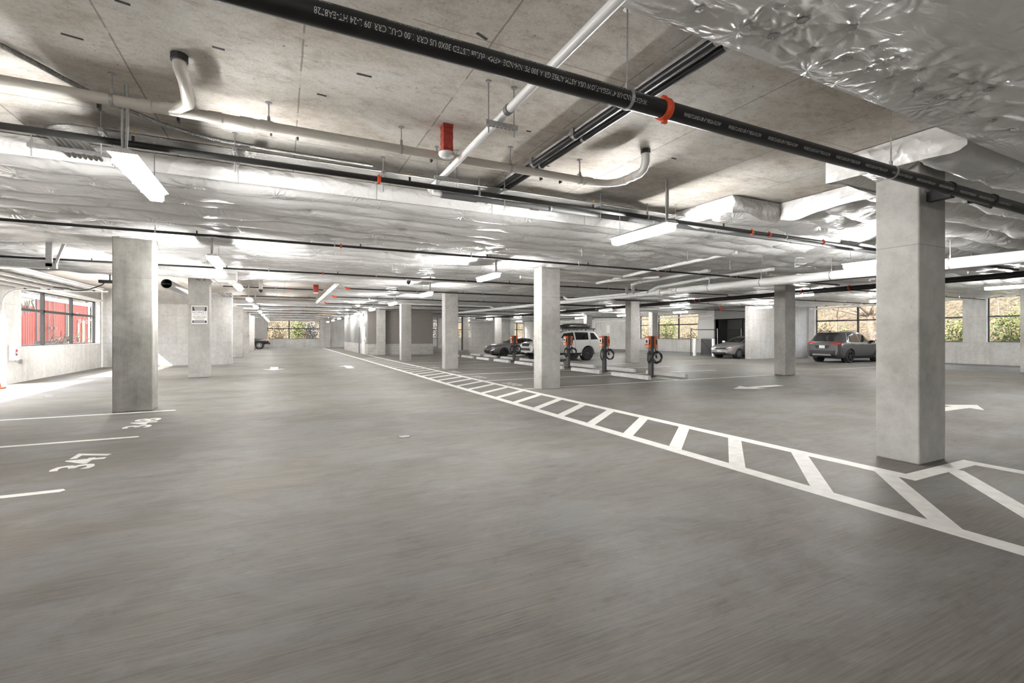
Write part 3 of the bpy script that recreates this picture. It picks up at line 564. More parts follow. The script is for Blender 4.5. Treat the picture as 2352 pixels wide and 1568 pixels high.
# ------------------------------------------------------------------ wheel stops and chargers
GS = 'concrete wheel stops'
def stop(x, y, label, L=1.98):
    p = [(-.075, 0), (-.075, .03), (-.05, .125), (-.03, .14), (.03, .14), (.05, .125), (.075, .03), (.075, 0)]; h = L / 2
    mb = MB(); vs = [(x + a, y - h, z) for a, z in p] + [(x + a, y + h, z) for a, z in p]; n = len(p)
    mb.add(vs, [tuple(range(n)), tuple(range(n, 2 * n))[::-1]] + [(i, (i + 1) % n, n + (i + 1) % n, n + i) for i in range(n)])
    solo('wheel_stop', mb, 'precast stop concrete', label, 'wheel stop', GS, bevel=.008)
for k in range(8):
    y = 13.12 + 2.69 * k
    stop(11.05, y, 'concrete wheel stop in the row facing the walkway, %s from the camera' % ORD[k]); stop(12.72, y, 'concrete wheel stop in the row beyond the chargers, %s from the camera' % ORD[k])
def charger(x, y, label):
    t = thing('charging_station', (x, y, 0), label, 'charging station', 'orange car charging stations')
    part('base_plate', MB().box(x - .13, x + .13, y - .15, y + .15, 0, .025).box(x - .08, x + .08, y - .12, y + .12, .025, .06), 'black plastic', t, bevel=.008)
    part('post', MB().box(x - .05, x + .05, y - .095, y + .095, .05, 1.05), 'post grey', t, bevel=.01)
    part('spine', MB().box(x - .075, x + .075, y - .10, y + .10, 1.02, 1.46), 'black plastic', t, bevel=.012)
    for s in (-1, 1):
        bx = MB(); bx.prism([(x + s * .075, y - .105), (x + s * .19, y - .105), (x + s * .19, y + .105), (x + s * .075, y + .105)], 1.035, 1.45)
        c_ = part('charger_box', bx, 'charger orange', t, bevel=.015)
        f = x + s * .191
        fr = lambda z0, z1, y0, y1, d=.003: MB().box(min(f, f + s * d), max(f, f + s * d), y + y0, y + y1, z0, z1)
        part('screen_panel', fr(1.19, 1.385, -.092, .092), 'label white', c_); part('socket', fr(1.22, 1.32, -.045, .03, .02), 'black plastic', c_)
        part('notice_label', fr(1.135, 1.18, -.092, .092), 'label red', c_); part('tan_label', fr(1.05, 1.13, -.092, .092), 'label tan', c_); part('header_label', fr(1.395, 1.44, -.092, .092), 'label red', c_)
        part('side_grip', MB().box(x + s * .13, x + s * .185, y - .112, y - .1, 1.16, 1.33), 'black plastic', c_)
        cb = MB(); r = .015; k_ = y
        pts = [(x + s * .12, y - .08, 1.04), (x + s * .10, y - .12, .95), (x + s * .12, y - .13, .90)]
        for q in range(0, 5 * 22 + 6):
            a = PI / 2 + s * q * 2 * PI / 22; rr = .172 + .024 * math.sin(q * .7 + s * 2 + k_) + .008 * math.sin(q * .23); lift = .014 * math.sin(q * .31 + s)
            pts.append((x + s * .185 + rr * math.cos(a) * .82, y - .115 + lift - s * rr * math.cos(a) * .45, .725 - .02 * (q // 40) + rr * 1.12 * math.sin(a)))
        cb.tube(pts, r, 7); part('cable', cb, 'black rubber', t, smooth=True)
        part('cable_hook', MB().box(x + s * .04, x + s * .17, y - .16, y + .02, .83, .87), 'black plastic', t)
        part('plug', MB().cyl((x + s * .10, y - .14, .80), (x + s * .13, y - .15, .68), .032), 'black plastic', t)
for k, yv in enumerate((12.95, 15.65, 18.35, 21.25, 23.95)):
    charger(11.85, yv, 'orange car charging station on a dark post, %s in its row from the camera' % ORD[k])

# ------------------------------------------------------------------ strip lights
GLT = 'hanging strip lights'
def lamp(x, y, label, z=2.96, L=1.22):
    t = thing('strip_light', (x, y, z), label, 'strip light', GLT)
    h = L / 2
    prof = [(-.100, .034), (-.100, .042), (-.05, .075), (.05, .075), (.100, .042), (.100, .034)]
    mb = MB(); n = len(prof); mb.add([(x + a, y - h, z + b) for a, b in prof] + [(x + a, y + h, z + b) for a, b in prof], [tuple(range(n)), tuple(range(n, 2 * n))[::-1]] + [(i, (i + 1) % n, n + (i + 1) % n, n + i) for i in range(n)])
    hs = part('housing', mb, 'white plastic', t)
    y0, y1 = y - h + .02, y + h - .02; prof = [(-.0635, -.038), (-.05, -.06), (.05, -.06), (.0635, -.038)]
    mb = MB(); n = 4; mb.add([(x + a, y0, z + b) for a, b in prof] + [(x + a, y1, z + b) for a, b in prof], [(0, 1, 2, 3), (7, 6, 5, 4)] + [(i, i + 1, n + i + 1, n + i) for i in range(3)])
    part('diffuser', mb, 'lamp diffuser', t)
    for sg in (-1, 1): part('side_lens', MB().box(min(x + sg * .064, x + sg * .060), max(x + sg * .064, x + sg * .060), y0, y1, z - .038, z + .035), 'lamp side lens', t)
    part('end_cap', MB().box(x - .062, x + .062, y0 - .012, y0, z - .04, z + .035), 'lamp diffuser', t); part('end_cap', MB().box(x - .062, x + .062, y1, y1 + .012, z - .04, z + .035), 'lamp diffuser', t)
    part('hanger_rod', MB().cyl((x, y - h + .12, z + .07), (x, y - h + .12, 3.5), .006, 6).cyl((x, y + h - .12, z + .07), (x, y + h - .12, 3.5), .004, 6), 'galvanized', t)
    part('feed_conduit', MB().tube([(x, y - h + .1, z + .07), (x + .012, y - h + .1, z + .3), (x + .01, y - h + .1, 3.6)], .011, 8).tube([(x - .02, y - h + .1, z + .07), (x - .022, y - h + .1, z + .3), (x - .015, y - h + .1, 3.6)], .011, 8), 'galvanized', t)
    cl = MB()
    for k in (-1.5, -.5, .5, 1.5): cl.box(x - .105, x - .098, y + k * L / 4 - .01, y + k * L / 4 + .01, z - .015, z + .02).box(x + .098, x + .105, y + k * L / 4 - .01, y + k * L / 4 + .01, z - .015, z + .02)
    part('clip', cl, 'galvanized', t)
for k in range(10): lamp(-1.17, 5.5 + 5.62 * k, 'hanging strip light in the row over the left drive lane, %s from the camera' % ORD[k])
for k in range(10): lamp(4.70, 5.33 + 5.65 * k, 'hanging strip light in the row over the walkway, %s from the camera' % ORD[k])
lamp(10.75, 5.30, 'hanging strip light behind the big pale column above the thick white pipe')
for k in range(8): lamp(18.65, 12.0 + 6.25 * k, 'hanging strip light in the row over the lane behind the chargers, %s from the camera' % ORD[k], 3.10)
for k in range(8): lamp(25.2, 12.1 + 6.25 * k, 'hanging strip light in the row before the far side wall, %s from the camera' % ORD[k], 3.10)
for k, (x, y) in enumerate(((-1.17, -5.74), (4.7, -5.97), (17, -1.2))):  # out-of-view lamps added to brighten the area near the camera
    lamp(x, y, 'added hanging strip light in a bay outside the picture')
for k, (x, y) in enumerate(((-3.25, 14.3), (-5.05, 22.4), (-5.2, 34), (-5.2, 42), (-5.2, 50))):  # hidden lamps added to brighten the left bays, walls and ceiling
    lamp(x, y, 'added unseen strip light in the stalls beside the left wall, %s of that row' % ORD[k])
lamp(21.8, 6.85, 'hanging strip light past the big pale column in front of the short screened window', 3.10)

# ------------------------------------------------------------------ pipes
def ring(mb, x, y, z, r, axis='x', wd=.012):
    if axis == 'x': mb.lathe((x - wd, y, z), [(r + .001, 0), (r + .006, 0), (r + .006, 2 * wd), (r + .001, 2 * wd)], 'x', 18)
    else: mb.lathe((x, y - wd, z), [(r + .001, 0), (r + .006, 0), (r + .006, 2 * wd), (r + .001, 2 * wd)], 'y', 18)
def hanger(t, x, y, z, r, axis='x', top=None, mat='galvanized', clip=False):
    mb = MB(); ring(mb, x, y, z, r, axis)
    top = top or (SLAB if clip else 3.46)
    mb.cyl((x, y, z + r), (x, y, top), .006, 6)
    mb.box(x - .012, x + .012, y - .01, y + .01, z + r, z + r + .05)
    if clip: mb.lathe((x, y, top - .008), [(.03, 0), (.03, .008)], 'z', 12)
    part('pipe_hanger', mb, mat, t, smooth=True)
def coupling(t, x, y, z, r, axis='x'):
    k = min(1.0, .35 + r / .09); mb = MB(); prof = [(r + .001, -.028 * k), (r + .010 * k, -.028 * k), (r + .017 * k, -.014 * k), (r + .017 * k, .014 * k), (r + .010 * k, .028 * k), (r + .001, .028 * k)]
    mb.lathe((x, y, z), prof, axis, 18); e, f = .020 * k, .011 * k
    for s in (-1, 1): zz = z + s * (r + .022 * k); mb.box(x - e, x + e, y - f, y + f, zz - .012 * k, zz + .012 * k) if axis == 'x' else mb.box(x - f, x + f, y - e, y + e, zz - .012 * k, zz + .012 * k)
    part('coupling', mb, 'coupling orange', t, 'orange grooved coupling', smooth=True)
def head(t, x, y, z, r):
    o = part('sprinkler_head', MB().cyl((x, y, z + r * .7), (x, y, z + r + .045), .013, 10), 'black steel pipe', t)
    part('brass_frame', MB().tube([(x - .012, y, z + r + .045), (x - .014, y, z + r + .07), (x, y, z + r + .095)], .003, 6).tube([(x + .012, y, z + r + .045), (x + .014, y, z + r + .07), (x, y, z + r + .095)], .003, 6).lathe((x, y, z + r + .095), [(.018, 0), (.018, .003)], 'z', 12), 'brass', o)
GB = 'black sprinkler branch pipes'
def branch(y, x0, x1, z, r, label, heads=(), coups=(), hang=(), ends=()):
    t = thing('sprinkler_pipe', ((x0 + x1) / 2, y, z), label, 'sprinkler pipe', GB)
    part('pipe', MB().cyl((x0, y, z), (x1, y, z), r, 14), 'black steel pipe', t, smooth=True)
    for x in heads: head(t, x, y, z, r)
    for x in coups: coupling(t, x, y, z, r)
    for x in hang: hanger(t, x, y, z, r)
    for (x, z2) in ends:
        part('elbow', MB().tube([(x + .12, y, z), (x, y, z), (x - .05, y, z + .05), (x - .05, y, z2)], r + .012, 12), 'coupling orange', t, 'orange elbow', smooth=True)
    return t
fr = lambda a, b, s, o=0: [a + o + s * k for k in range(int((b - a - o) / s) + 1)]
branch(5.43, -6.5, 17.8, 3.25, .030, 'black sprinkler pipe crossing right under the bare slab, nearest the camera but one', [-1.22, 1.34, 3.92, 6.52, 9.78], [0.99, 7.2, 7.65, 9.2], [-3.4, 2.2, 4.9, 8.1, 11.0])
branch(10.0, -7.3, 17.9, 3.28, .024, 'black sprinkler pipe passing just above the top of the dark column', fr(-4.14, 17, 2.8), [1.08, 9.42], fr(-1.94, 16, 2.9))
branch(14.7, -7.3, 17.9, 3.28, .024, 'black sprinkler pipe crossing behind the top of the dark column', fr(-4.1, 17, 2.8), [1.1, 9.38], fr(-3.2, 16, 2.9))
branch(19.1, -7.3, 1.72, 3.57, .024, 'black sprinkler pipe under the far bare slab, nearest of its three', fr(-4.1, 1.5, 2.8), [0.3], fr(-3, 1, 2.9))
branch(19.07, 2.27, 17.9, 3.28, .024, 'black sprinkler pipe with an orange drop elbow, nearest of the three such', fr(4.2, 17, 2.8), [9.4], fr(5, 16, 2.9), [(2.27, 3.5)])
branch(23.4, -2.2, 1.75, 3.57, .024, 'black sprinkler pipe under the far bare slab, second of its three', [-1.3, 1.4], [0.3], [-.2])
branch(23.5, 2.22, 17.9, 3.28, .024, 'black sprinkler pipe with an orange drop elbow, second of the three such', fr(4.2, 17, 2.8), [9.4], fr(5, 16, 2.9), [(2.22, 3.5)])
branch(28.7, -2.2, 1.77, 3.57, .024, 'black sprinkler pipe under the far bare slab, farthest of its three', [-1.3, 1.4], [0.3], [-.2])
branch(28.6, 2.29, 23.5, 3.28, .024, 'black sprinkler pipe with an orange drop elbow, farthest of the three such', fr(4.2, 22, 2.8), [9.4], fr(5, 22, 2.9), [(2.29, 3.5)])
branch(33.0, -2.4, 23, 3.28, .024, 'black sprinkler pipe in front of the taupe room wall', fr(-1.3, 22, 2.8), [0.5, 9.4], fr(-1, 22, 2.9))
for i, y in enumerate((38.2, 43.0, 48.0, 52.6, 56.3)):
    branch(y, -2.4, 5.7 if y < 50.5 else 12, 3.28, .026, 'distant black sprinkler pipe over the far drive lane, %s of five' % ORD[i], fr(-1.3, 5.4, 2.8), [0.5], fr(0, 5.4, 2.9))
for i, (y, a, b) in enumerate(((10.9, 18.5, 31.8), (15.2, 18.5, 31.8), (19.4, 15.4, 26), (24.1, 15, 31.8), (38.5, 11, 31.5), (43.5, 11, 31.5), (48.5, 11, 31.5), (54, 12, 31.5))):
    branch(y, a, b, 3.28, .024, 'black sprinkler pipe over the far side bays, %s counted from the near side' % ORD[i], fr(a + 1, b - .5, 2.8), [a + 3], fr(a + 2, b - 1, 2.9))
# mains along the depth
t = thing('sprinkler_main', (18.35, 18, 3.2), 'pair of black sprinkler mains running away over the lane behind the chargers', 'sprinkler main')
part('pipe', MB().cyl((18.3, 2.0, 3.2), (18.3, 46, 3.2), .057, 14), 'black steel pipe', t, smooth=True); part('pipe', MB().cyl((18.55, 2.0, 3.14), (18.55, 40, 3.14), .04, 14), 'black steel pipe', t, smooth=True)
for y in fr(4, 44, 4.2): hanger(t, 18.3, y, 3.2, .057, 'y')
for y in (9.9, 11.6, 16.9, 23, 29): coupling(t, 18.3, y, 3.2, .057, 'y')
# the big lettered pipe close overhead
PY, PZZ, PR = 2.46, 3.05, .060
t = thing('sprinkler_main', (4, PY, PZZ), 'thick black sprinkler main with grey stencilled lettering, close overhead', 'sprinkler main')
bp = part('pipe', MB().cyl((-4, PY, PZZ), (17.5, PY, PZZ), PR, 40), 'black steel pipe', t, smooth=True)
RT = PR + .0008
def pipe_txt(body, x0, L, h, a0, flip):
    a0 = math.radians(a0)
    if flip: fn = lambda u, v: (x0 - u, PY + RT * math.cos(a0 + v / RT), PZZ + RT * math.sin(a0 + v / RT))
    else: fn = lambda u, v: (x0 + u, PY + RT * math.cos(a0 - v / RT), PZZ + RT * math.sin(a0 - v / RT))
    part('stencil_text', text_on(body, L, h, fn), 'lettering grey', t, 'pale stencilled lettering', norm=False)
pipe_txt('WHEATLAND-UR 4" MEGA-FLOW USA ASTM A795E GR A 300 PSI NH-NDE  <FM>  cULus LISTED 30X0 US CRR 1.00 C-UL CRR .09 L-24 HT-EA8728', 2.17, 2.03, .030, 186, True)
pipe_txt('02-28-24', -.08, .26, .030, 186, True)
for k in range(4): pipe_txt('WHEATLAND-UR 4" MEGA-FLOW', 2.2 - .66 * k, .40, .020, 134, True)
for k in range(12): pipe_txt('WHEATLAND-UR 4" MEGA-FLOW', 2.50 + .44 * k, .36, .024, 218, False)
coupling(t, 2.37, PY, PZZ, PR); hanger(t, 2.05, PY, PZZ, PR, clip=True); hanger(t, 5.23, PY, PZZ, PR, clip=True)
br = MB().cyl((6.62, PY + .14, 3.10), (7.75, PY + .14, 3.05), .018, 10)
part('sway_brace', br, 'black steel pipe', t, smooth=True)
for x in (6.35, 7.35): cl = MB(); ring(cl, x, PY, PZZ, PR + .006, 'x', .02); cl.box(x - .03, x + .03, PY + .02, PY + .2, 3.06, 3.12); part('brace_clamp', cl, 'black plastic', t)
part('wall_bracket', MB().box(6.75, 6.85, PY + .14, 2.83, 3.05, 3.15), 'black plastic', t)
# tan drain under the slab
def collars(jm, mat, t, label=None, smooth=True):
    for m in jm.many: part('joint_collar', m, mat, t, label, smooth=True)
def joint(mb, x, y, z, r, axis, L=.09):
    mb.many = getattr(mb, 'many', []); m = MB(); mb.many.append(m); mb.v.append((0, 0, 0))
    m.lathe((x, y, z), [(r, -L / 2), (r + .007, -L / 2), (r + .007, L / 2), (r, L / 2)], axis, 20)
t = thing('drain_pipe', (0, 5.0, 3.46), 'long tan plastic drain pipe slung close under the bare slab', 'drain pipe')
part('pipe', MB().cyl((-7.4, 5.08, 3.48), (3.55, 4.84, 3.40), .045, 20), 'tan pvc', t, smooth=True)
tz = lambda x: 3.48 - .0073 * (x + 7.4); ty = lambda x: 5.08 - .0219 * (x + 7.4)
part('elbow', MB().tube([(3.5, 4.84, 3.40), (3.68, 4.80, 3.40), (3.78, 4.70, 3.40), (3.80, 4.55, 3.40), (3.80, 4.40, 3.40)], .045, 18), 'tan pvc', t, smooth=True)
part('riser', MB().tube([(3.80, 4.42, 3.40), (3.80, 4.34, 3.40), (3.80, 4.27, 3.43), (3.80, 4.24, 3.50), (3.80, 4.24, 3.65)], .047, 18), 'white pvc', t, smooth=True)
part('riser', MB().tube([(-.98, 4.96, 3.44), (-.80, 4.90, 3.44), (-.70, 4.76, 3.44), (-.68, 4.58, 3.46), (-.68, 4.46, 3.50), (-.70, 4.40, 3.56), (-.70, 4.38, 3.65)], .047, 18), 'tan pvc', t, smooth=True)
part('pipe_sleeve', MB().cyl((3.80, 4.24, 3.60), (3.80, 4.24, 3.65), .056, 18), 'dark steel', t, 'dark sleeve at the slab'); part('pipe_sleeve', MB().cyl((-.70, 4.38, 3.60), (-.70, 4.38, 3.65), .058, 18), 'dark steel', t, 'dark sleeve at the slab')
jm = MB()
for x in (-1.02, -.52, -.28, -.12, 3.42): joint(jm, x, ty(x), tz(x), .045, 'x', .1 if x > -1 else .08)
for y in (4.60, 4.45): joint(jm, 3.80, y, 3.40, .045, 'y', .06)
collars(jm, 'tan pvc', t, smooth=True)
for x in (-1.25, -.10, 1.12, 2.36, 3.3): hanger(t, x, ty(x), tz(x), .045, clip=True)
# white pipe along the depth turning into the grey pipe
t = thing('water_pipe', (1.68, 4, 3.35), 'white pipe running away under the slab and turning beside the black sprinkler pipe', 'water pipe')
part('pipe', MB().cyl((1.66, .5, 3.35), (1.70, 5.72, 3.35), .034, 18), 'white pvc', t, smooth=True)
part('elbow', MB().tube([(1.70, 5.70, 3.35), (1.705, 5.85, 3.35), (1.76, 5.97, 3.35), (1.9, 6.0, 3.35)], .037, 16), 'white pvc', t, smooth=True)
part('grey_run', MB().cyl((1.88, 6.0, 3.35), (14, 5.94, 3.36), .037, 18), 'grey pipe', t, 'grey run of the pipe', smooth=True)
jm = MB(); joint(jm, 2.15, 6.0, 3.35, .038, 'x', .5); joint(jm, 3.3, 6.0, 3.35, .038, 'x', .12); joint(jm, 1.68, 3.5, 3.35, .034, 'y', .05); collars(jm, 'grey pipe', t, smooth=True)
for x in (3.55, 5.5, 6.96, 9.09, 11.3): hanger(t, x, 5.98, 3.355, .037)
def trapeze(t, x, y, z, half, axis='x', top=SLAB, rods=True, drop=.05):
    mb = MB(); s_ = .0205
    if axis == 'x': mb.box(x - half, x + half, y - s_, y + s_, z - 2 * s_, z)
    else: mb.box(x - s_, x + s_, y - half, y + half, z - 2 * s_, z)
    st = part('strut', mb, 'galvanized', t, bevel=.003); sl_ = MB()
    for k in range(-3, 4):
        o = k * half / 4
        if axis == 'x': sl_.box(x + o - .012, x + o + .012, y - .006, y + .006, z - 2 * s_ - .001, z - 2 * s_)
        else: sl_.box(x - .006, x + .006, y + o - .012, y + o + .012, z - 2 * s_ - .001, z - 2 * s_)
    part('slot', sl_, 'black plastic', st)
    for sgn in (-1, 1):
        a = (x + sgn * (half - .03), y) if axis == 'x' else (x, y + sgn * (half - .03))
        part('hanger_rod', MB().cyl((a[0], a[1], z - drop - .05), (a[0], a[1], top), .006, 8).lathe((a[0], a[1], SLAB - .012), [(.025, 0), (.025, .01)], 'z', 10).lathe((a[0], a[1], z - 2 * s_ - .012), [(.012, 0), (.012, .012)], 'z', 6), 'galvanized', t)
trapeze(t, 1.70, 3.68, 3.316, .15); trapeze(t, 1.72, 5.22, 3.316, .15)
# bundle of flexible conduits beside the sprinkler pipe
t = thing('conduit_bundle', (2, 5.8, 3.5), 'bundle of ribbed metal conduits on struts running beside the black sprinkler pipe', 'conduit bundle')
for k in range(7):
    y = 5.90 + .046 * k; z = 3.50; xe = -3.05 - .16 * (6 - k) * .5
    R_ = .12 + .046 * (6 - k); pts = [(6.35, y, z), (4, y, z), (1.2, y, z), (-1.0, y, z)] + [(-1.70 - R_ * math.sin(a), 6.296 - R_ * math.cos(a), z) for a in (0, .26, .52, .79, 1.05, 1.31, 1.57)] + [(-1.70 - R_, 6.6, z - .01), (-1.70 - R_, 6.92, z - .03)]
    part('conduit', MB().tube(pts, .017, 8), 'ribbed metal conduit', t, smooth=True)
for x in (-1.55, -.44, 1.11, 2.73, 4.33, 5.85): trapeze(t, x, 6.02, 3.483, .24, 'y', drop=.20)
trapeze(t, -1.98, 6.55, 3.475, .36, 'x', drop=.08)
part('drop_pins', MB().box(-1.5, -1.48, 5.5, 5.56, 3.56, 3.65).box(-.9, -.88, 5.5, 5.56, 3.56, 3.65).box(-.1, -.08, 5.45, 5.5, 3.56, 3.65).box(.15, .17, 5.45, 5.5, 3.56, 3.65).box(1.6, 1.62, 5.45, 5.5, 3.56, 3.65).box(1.85, 1.87, 5.45, 5.5, 3.56, 3.65).box(3.1, 3.12, 5.45, 5.5, 3.56, 3.65).box(3.4, 3.42, 5.45, 5.5, 3.56, 3.65), 'dark steel', t)
def catmull(P, n=8):
    P = [Vector(p) for p in P]; Q = [P[0]] + P + [P[-1]]; out = []
    for i in range(1, len(Q) - 2):
        for k in range(n):
            u = k / n; a, b, c, d = Q[i - 1:i + 3]; out.append(.5 * ((2 * b) + (c - a) * u + (2 * a - 5 * b + 4 * c - d) * u * u + (3 * b - a - 3 * c + d) * u ** 3))
    out.append(P[-1]); return out
solo('flexible_conduit', MB().tube(catmull([(-3.6, 3.0, 3.60), (-2.62, 3.72, 3.61), (-2.18, 4.22, 3.60), (-1.80, 4.75, 3.60), (-1.42, 5.3, 3.58), (-.95, 5.72, 3.56), (-.35, 5.85, 3.55), (1, 5.87, 3.54)]), .021, 10), 'ribbed metal conduit', 'single ribbed metal conduit sweeping across the slab in a long curve', 'conduit', smooth=True)
# pair of dark conduits along the depth
t = thing('electrical_conduit', (2.82, 4, 3.57), 'pair of dark steel conduits clamped to the slab and running away from the camera', 'conduit')
for dx in (0, .105): part('pipe', MB().cyl((2.77 + dx, 1.5, 3.585 - .012 * (dx > 0)), (2.77 + dx, 7.0, 3.585 - .012 * (dx > 0)), .037 if dx == 0 else .032, 18), 'dark conduit', t, smooth=True)
for y in (2.35, 3.35, 4.15, 5.05):
    mb = MB(); ring(mb, 2.77, y, 3.585, .037, 'y', .02); ring(mb, 2.875, y, 3.573, .032, 'y', .02); mb.box(2.72, 2.74, y - .03, y + .03, 3.57, 3.65); part('pipe_strap', mb, 'galvanized', t, smooth=True)
# fire detector on a red drop
t = thing('fire_alarm', (1.53, 4.65, 3.33), 'white round fire alarm at the foot of a red box stack under the slab', 'fire alarm')
rb = MB()
for k in range(7): z0 = 3.375 + k * .04; rb.box(1.478 + .002 * (k % 2), 1.582 - .002 * (k % 3), 4.598, 4.702 - .002 * (k % 2), z0, z0 + .036)
rb.box(1.482, 1.578, 4.602, 4.698, 3.37, 3.65); part('back_box', rb, 'red back boxes', t)
part('alarm_body', MB().lathe((1.53, 4.65, 3.315), [(.035, 0), (.055, .006), (.075, .018), (.085, .035), (.085, .05), (.07, .058)], 'z', 28), 'white plastic', t, smooth=True)
part('lens', MB().lathe((1.53, 4.65, 3.305), [(.012, 0), (.03, .004), (.036, .012)], 'z', 20), 'lens clear', t, smooth=True)
part('fire_text', text_on('FIRE', .05, .012, lambda u, v: (1.525 + u, 4.575 + .2 * (v), 3.336 + v)), 'red enamel', t, 'red lettering', norm=False)
t2 = thing('fire_alarm', (1.35, 21.9, 3.3), 'distant red fire alarm drop near the white wrap of the far bare slab', 'fire alarm')
part('back_box', MB().box(1.25, 1.45, 21.8, 22.0, 3.32, 3.65), 'red back boxes', t2); part('alarm_body', MB().lathe((1.35, 21.9, 3.27), [(.08, 0), (.1, .03), (.1, .05)], 'z', 18), 'white plastic', t2)
# marks left in the slab
for i, (x, y, L, a) in enumerate(((.62, 4.05, .12, 0), (-.92, 3.85, .08, .2), (-.42, 4.15, .08, .1), (.33, 4.55, .08, .1), (1.30, 3.15, .1, .4), (-1.35, 4.45, .12, .2), (3.05, 5.2, .05, 0), (3.9, 3.3, .1, .0), (4.3, 4.3, .08, .1), (.95, 5.45, .08, 0), (3.6, 5.3, .07, 0), (2.35, 4.4, .05, 0))):
    ca, sa = math.cos(a), math.sin(a); h = .010
    solo('slab_insert', MB().prism([(x + u * ca - v * sa, y + u * sa + v * ca) for u, v in ((-L / 2, -h), (L / 2, -h), (L / 2, h), (-L / 2, h))], SLAB - .004, SLAB + .01), 'dark void', 'small dark cast-in mark in the bare slab soffit', 'slab insert', 'dark marks in the slab', kind='thing')
# big white drain and its tributaries
t = thing('drain_pipe', (12.2, 15, 3.05), 'thick white plastic drain pipe running the length of the garage behind the pale columns', 'drain pipe')
bz = lambda y: 2.905 + .0089 * y
part('pipe', MB().cyl((12.2, -2, bz(-2)), (12.2, 12.3, bz(12.3)), .112, 28), 'white pvc', t, smooth=True); part('pipe', MB().cyl((12.2, 12.2, bz(12.2)), (12.2, 35.5, 3.2), .085, 24), 'white pvc', t, smooth=True)
jm = MB()
for y in (12.3, 12.9): joint(jm, 12.2, y, bz(y), .112, 'y', .2)
for y in (15, 18, 22, 26): joint(jm, 12.2, y, bz(y), .085, 'y', .15)
collars(jm, 'white pvc', t, smooth=True)
for y in (1, 4.7, 7.0, 8.9, 10.7, 12.0, 14, 16.5, 19, 22, 25, 28): hanger(t, 12.2, y, bz(y), .112 if y < 12.2 else .085, 'y')
def pvc(label, pts, r, mat='white pvc', coll=(), hang=(), n=16):
    c = Vector(pts[0]); t = thing('drain_pipe', c, label, 'drain pipe', 'plastic drain branches')
    part('pipe', MB().tube(pts, r, n), mat, t, smooth=True); jm = MB()
    P = [Vector(p) for p in pts]
    for i in range(1, len(P) - 1):
        for e in (P[i].lerp(P[i - 1], min(.5, .09 / (P[i] - P[i - 1]).length)), P[i].lerp(P[i + 1], min(.5, .09 / (P[i] - P[i + 1]).length))):
            d = (P[i - 1] - P[i]).normalized() if (e - P[i]).dot(P[i - 1] - P[i]) > 0 else (P[i + 1] - P[i]).normalized()
            part('joint_collar', MB().cyl(e - d * .03, e + d * .03, r + .007, 16), mat, t, smooth=True)
    for (x, y, z) in hang: part('pipe_hanger', MB().cyl((x, y, z), (x, y, 3.46), .006, 6).box(x - .012, x + .012, y - r - .006, y + r + .006, z - r - .006, z - r), 'galvanized', t)
pvc('white plastic drain with an upright end running beside the thick white drain', [(12.0, 19.0, 3.45), (12.0, 18.9, 3.27), (12.0, 18.7, 3.17), (12.05, 18.3, 3.14), (12.1, 13.4, 3.07)], .05, hang=[(12.05, 16.5, 3.12), (12.1, 14.5, 3.1)])
pvc('tan plastic drain branch feeding the wye, nearer of the two', [(7.0, 11.55, 3.33), (10.4, 11.7, 3.31)], .05, 'tan pvc', hang=[(8, 11.6, 3.33), (9.4, 11.65, 3.32)])
pvc('tan plastic drain branch feeding the wye, farther of the two', [(6.8, 13.3, 3.33), (10.9, 13.4, 3.31), (11.2, 13.5, 3.27), (11.9, 14.3, 3.11)], .055, 'tan pvc', hang=[(9.2, 13.36, 3.33), (10.3, 13.4, 3.32)])
pvc('white plastic drain climbing away from the camera above the wyes, nearest run', [(9.6, 12.2, 3.30), (9.5, 11.2, 3.32), (9.35, 9.9, 3.33), (9.3, 7.4, 3.38)], .045, hang=[(9.4, 10.4, 3.33), (9.3, 8.6, 3.36)])
pvc('white plastic drain with a short elbow above the wyes, middle run', [(9.75, 13.3, 3.28), (9.75, 12.6, 3.29), (10.6, 11.2, 3.31)], .045)
pvc('white plastic drain with couplings joining the thick drain by a long wye', [(10.95, 9.6, 3.34), (11.0, 12.6, 3.31), (11.05, 13.0, 3.28), (11.4, 13.4, 3.22), (12.05, 14.1, 3.10)], .055, hang=[(10.97, 10.8, 3.33), (10.98, 11.9, 3.32)])
pvc('white plastic drain lying parallel and just above the thick drain', [(12.3, 8.6, 3.34), (12.25, 11.0, 3.32), (12.2, 13.0, 3.22), (12.2, 13.4, 3.10)], .055, hang=[(12.28, 9.8, 3.33)])
pvc('short tan plastic drain stub with an elbow over the cross lane', [(13.0, 9.3, 3.46), (13.0, 9.35, 3.36), (13.15, 9.4, 3.32), (14.6, 9.45, 3.31)], .05, 'tan pvc')
pvc('tan plastic drain crossing under the far white ceiling', [(1.5, 15.6, 3.36), (9.0, 15.4, 3.33)], .05, 'tan pvc', hang=[(3, 15.6, 3.36), (5, 15.5, 3.35), (7, 15.45, 3.34)])
pvc('white plastic drain over the far row of columns', [(5, 27.6, 3.36), (11.9, 27.6, 3.30), (12.15, 27.4, 3.2)], .05)
pvc('white plastic drain drop beside the second walkway column', [(7.6, 21.5, 3.5), (7.6, 21.5, 3.25), (7.4, 21.5, 3.2), (7.2, 21.5, 3.2)], .05)
pvc('grey pipe running along the ceiling past the big pale column', [(14.5, 1.0, 3.12), (14.5, 9.0, 3.14)], .06, 'grey pipe', hang=[(14.5, 5.2, 3.13)])
pvc('white pipe slung along the screened side wall', [(31.94, 5, 3.50), (31.94, 19.7, 3.22)], .05)
pvc('white pipe along the side wall over the green shrub window', [(31.94, 27.6, 3.11), (31.94, 37.5, 2.99)], .05)
pvc('white pipe bending around the plain far wall section', [(31.95, 38.2, 2.95), (31.95, 43.6, 2.95), (31.95, 43.9, 2.9), (31.95, 43.9, .0)], .05)
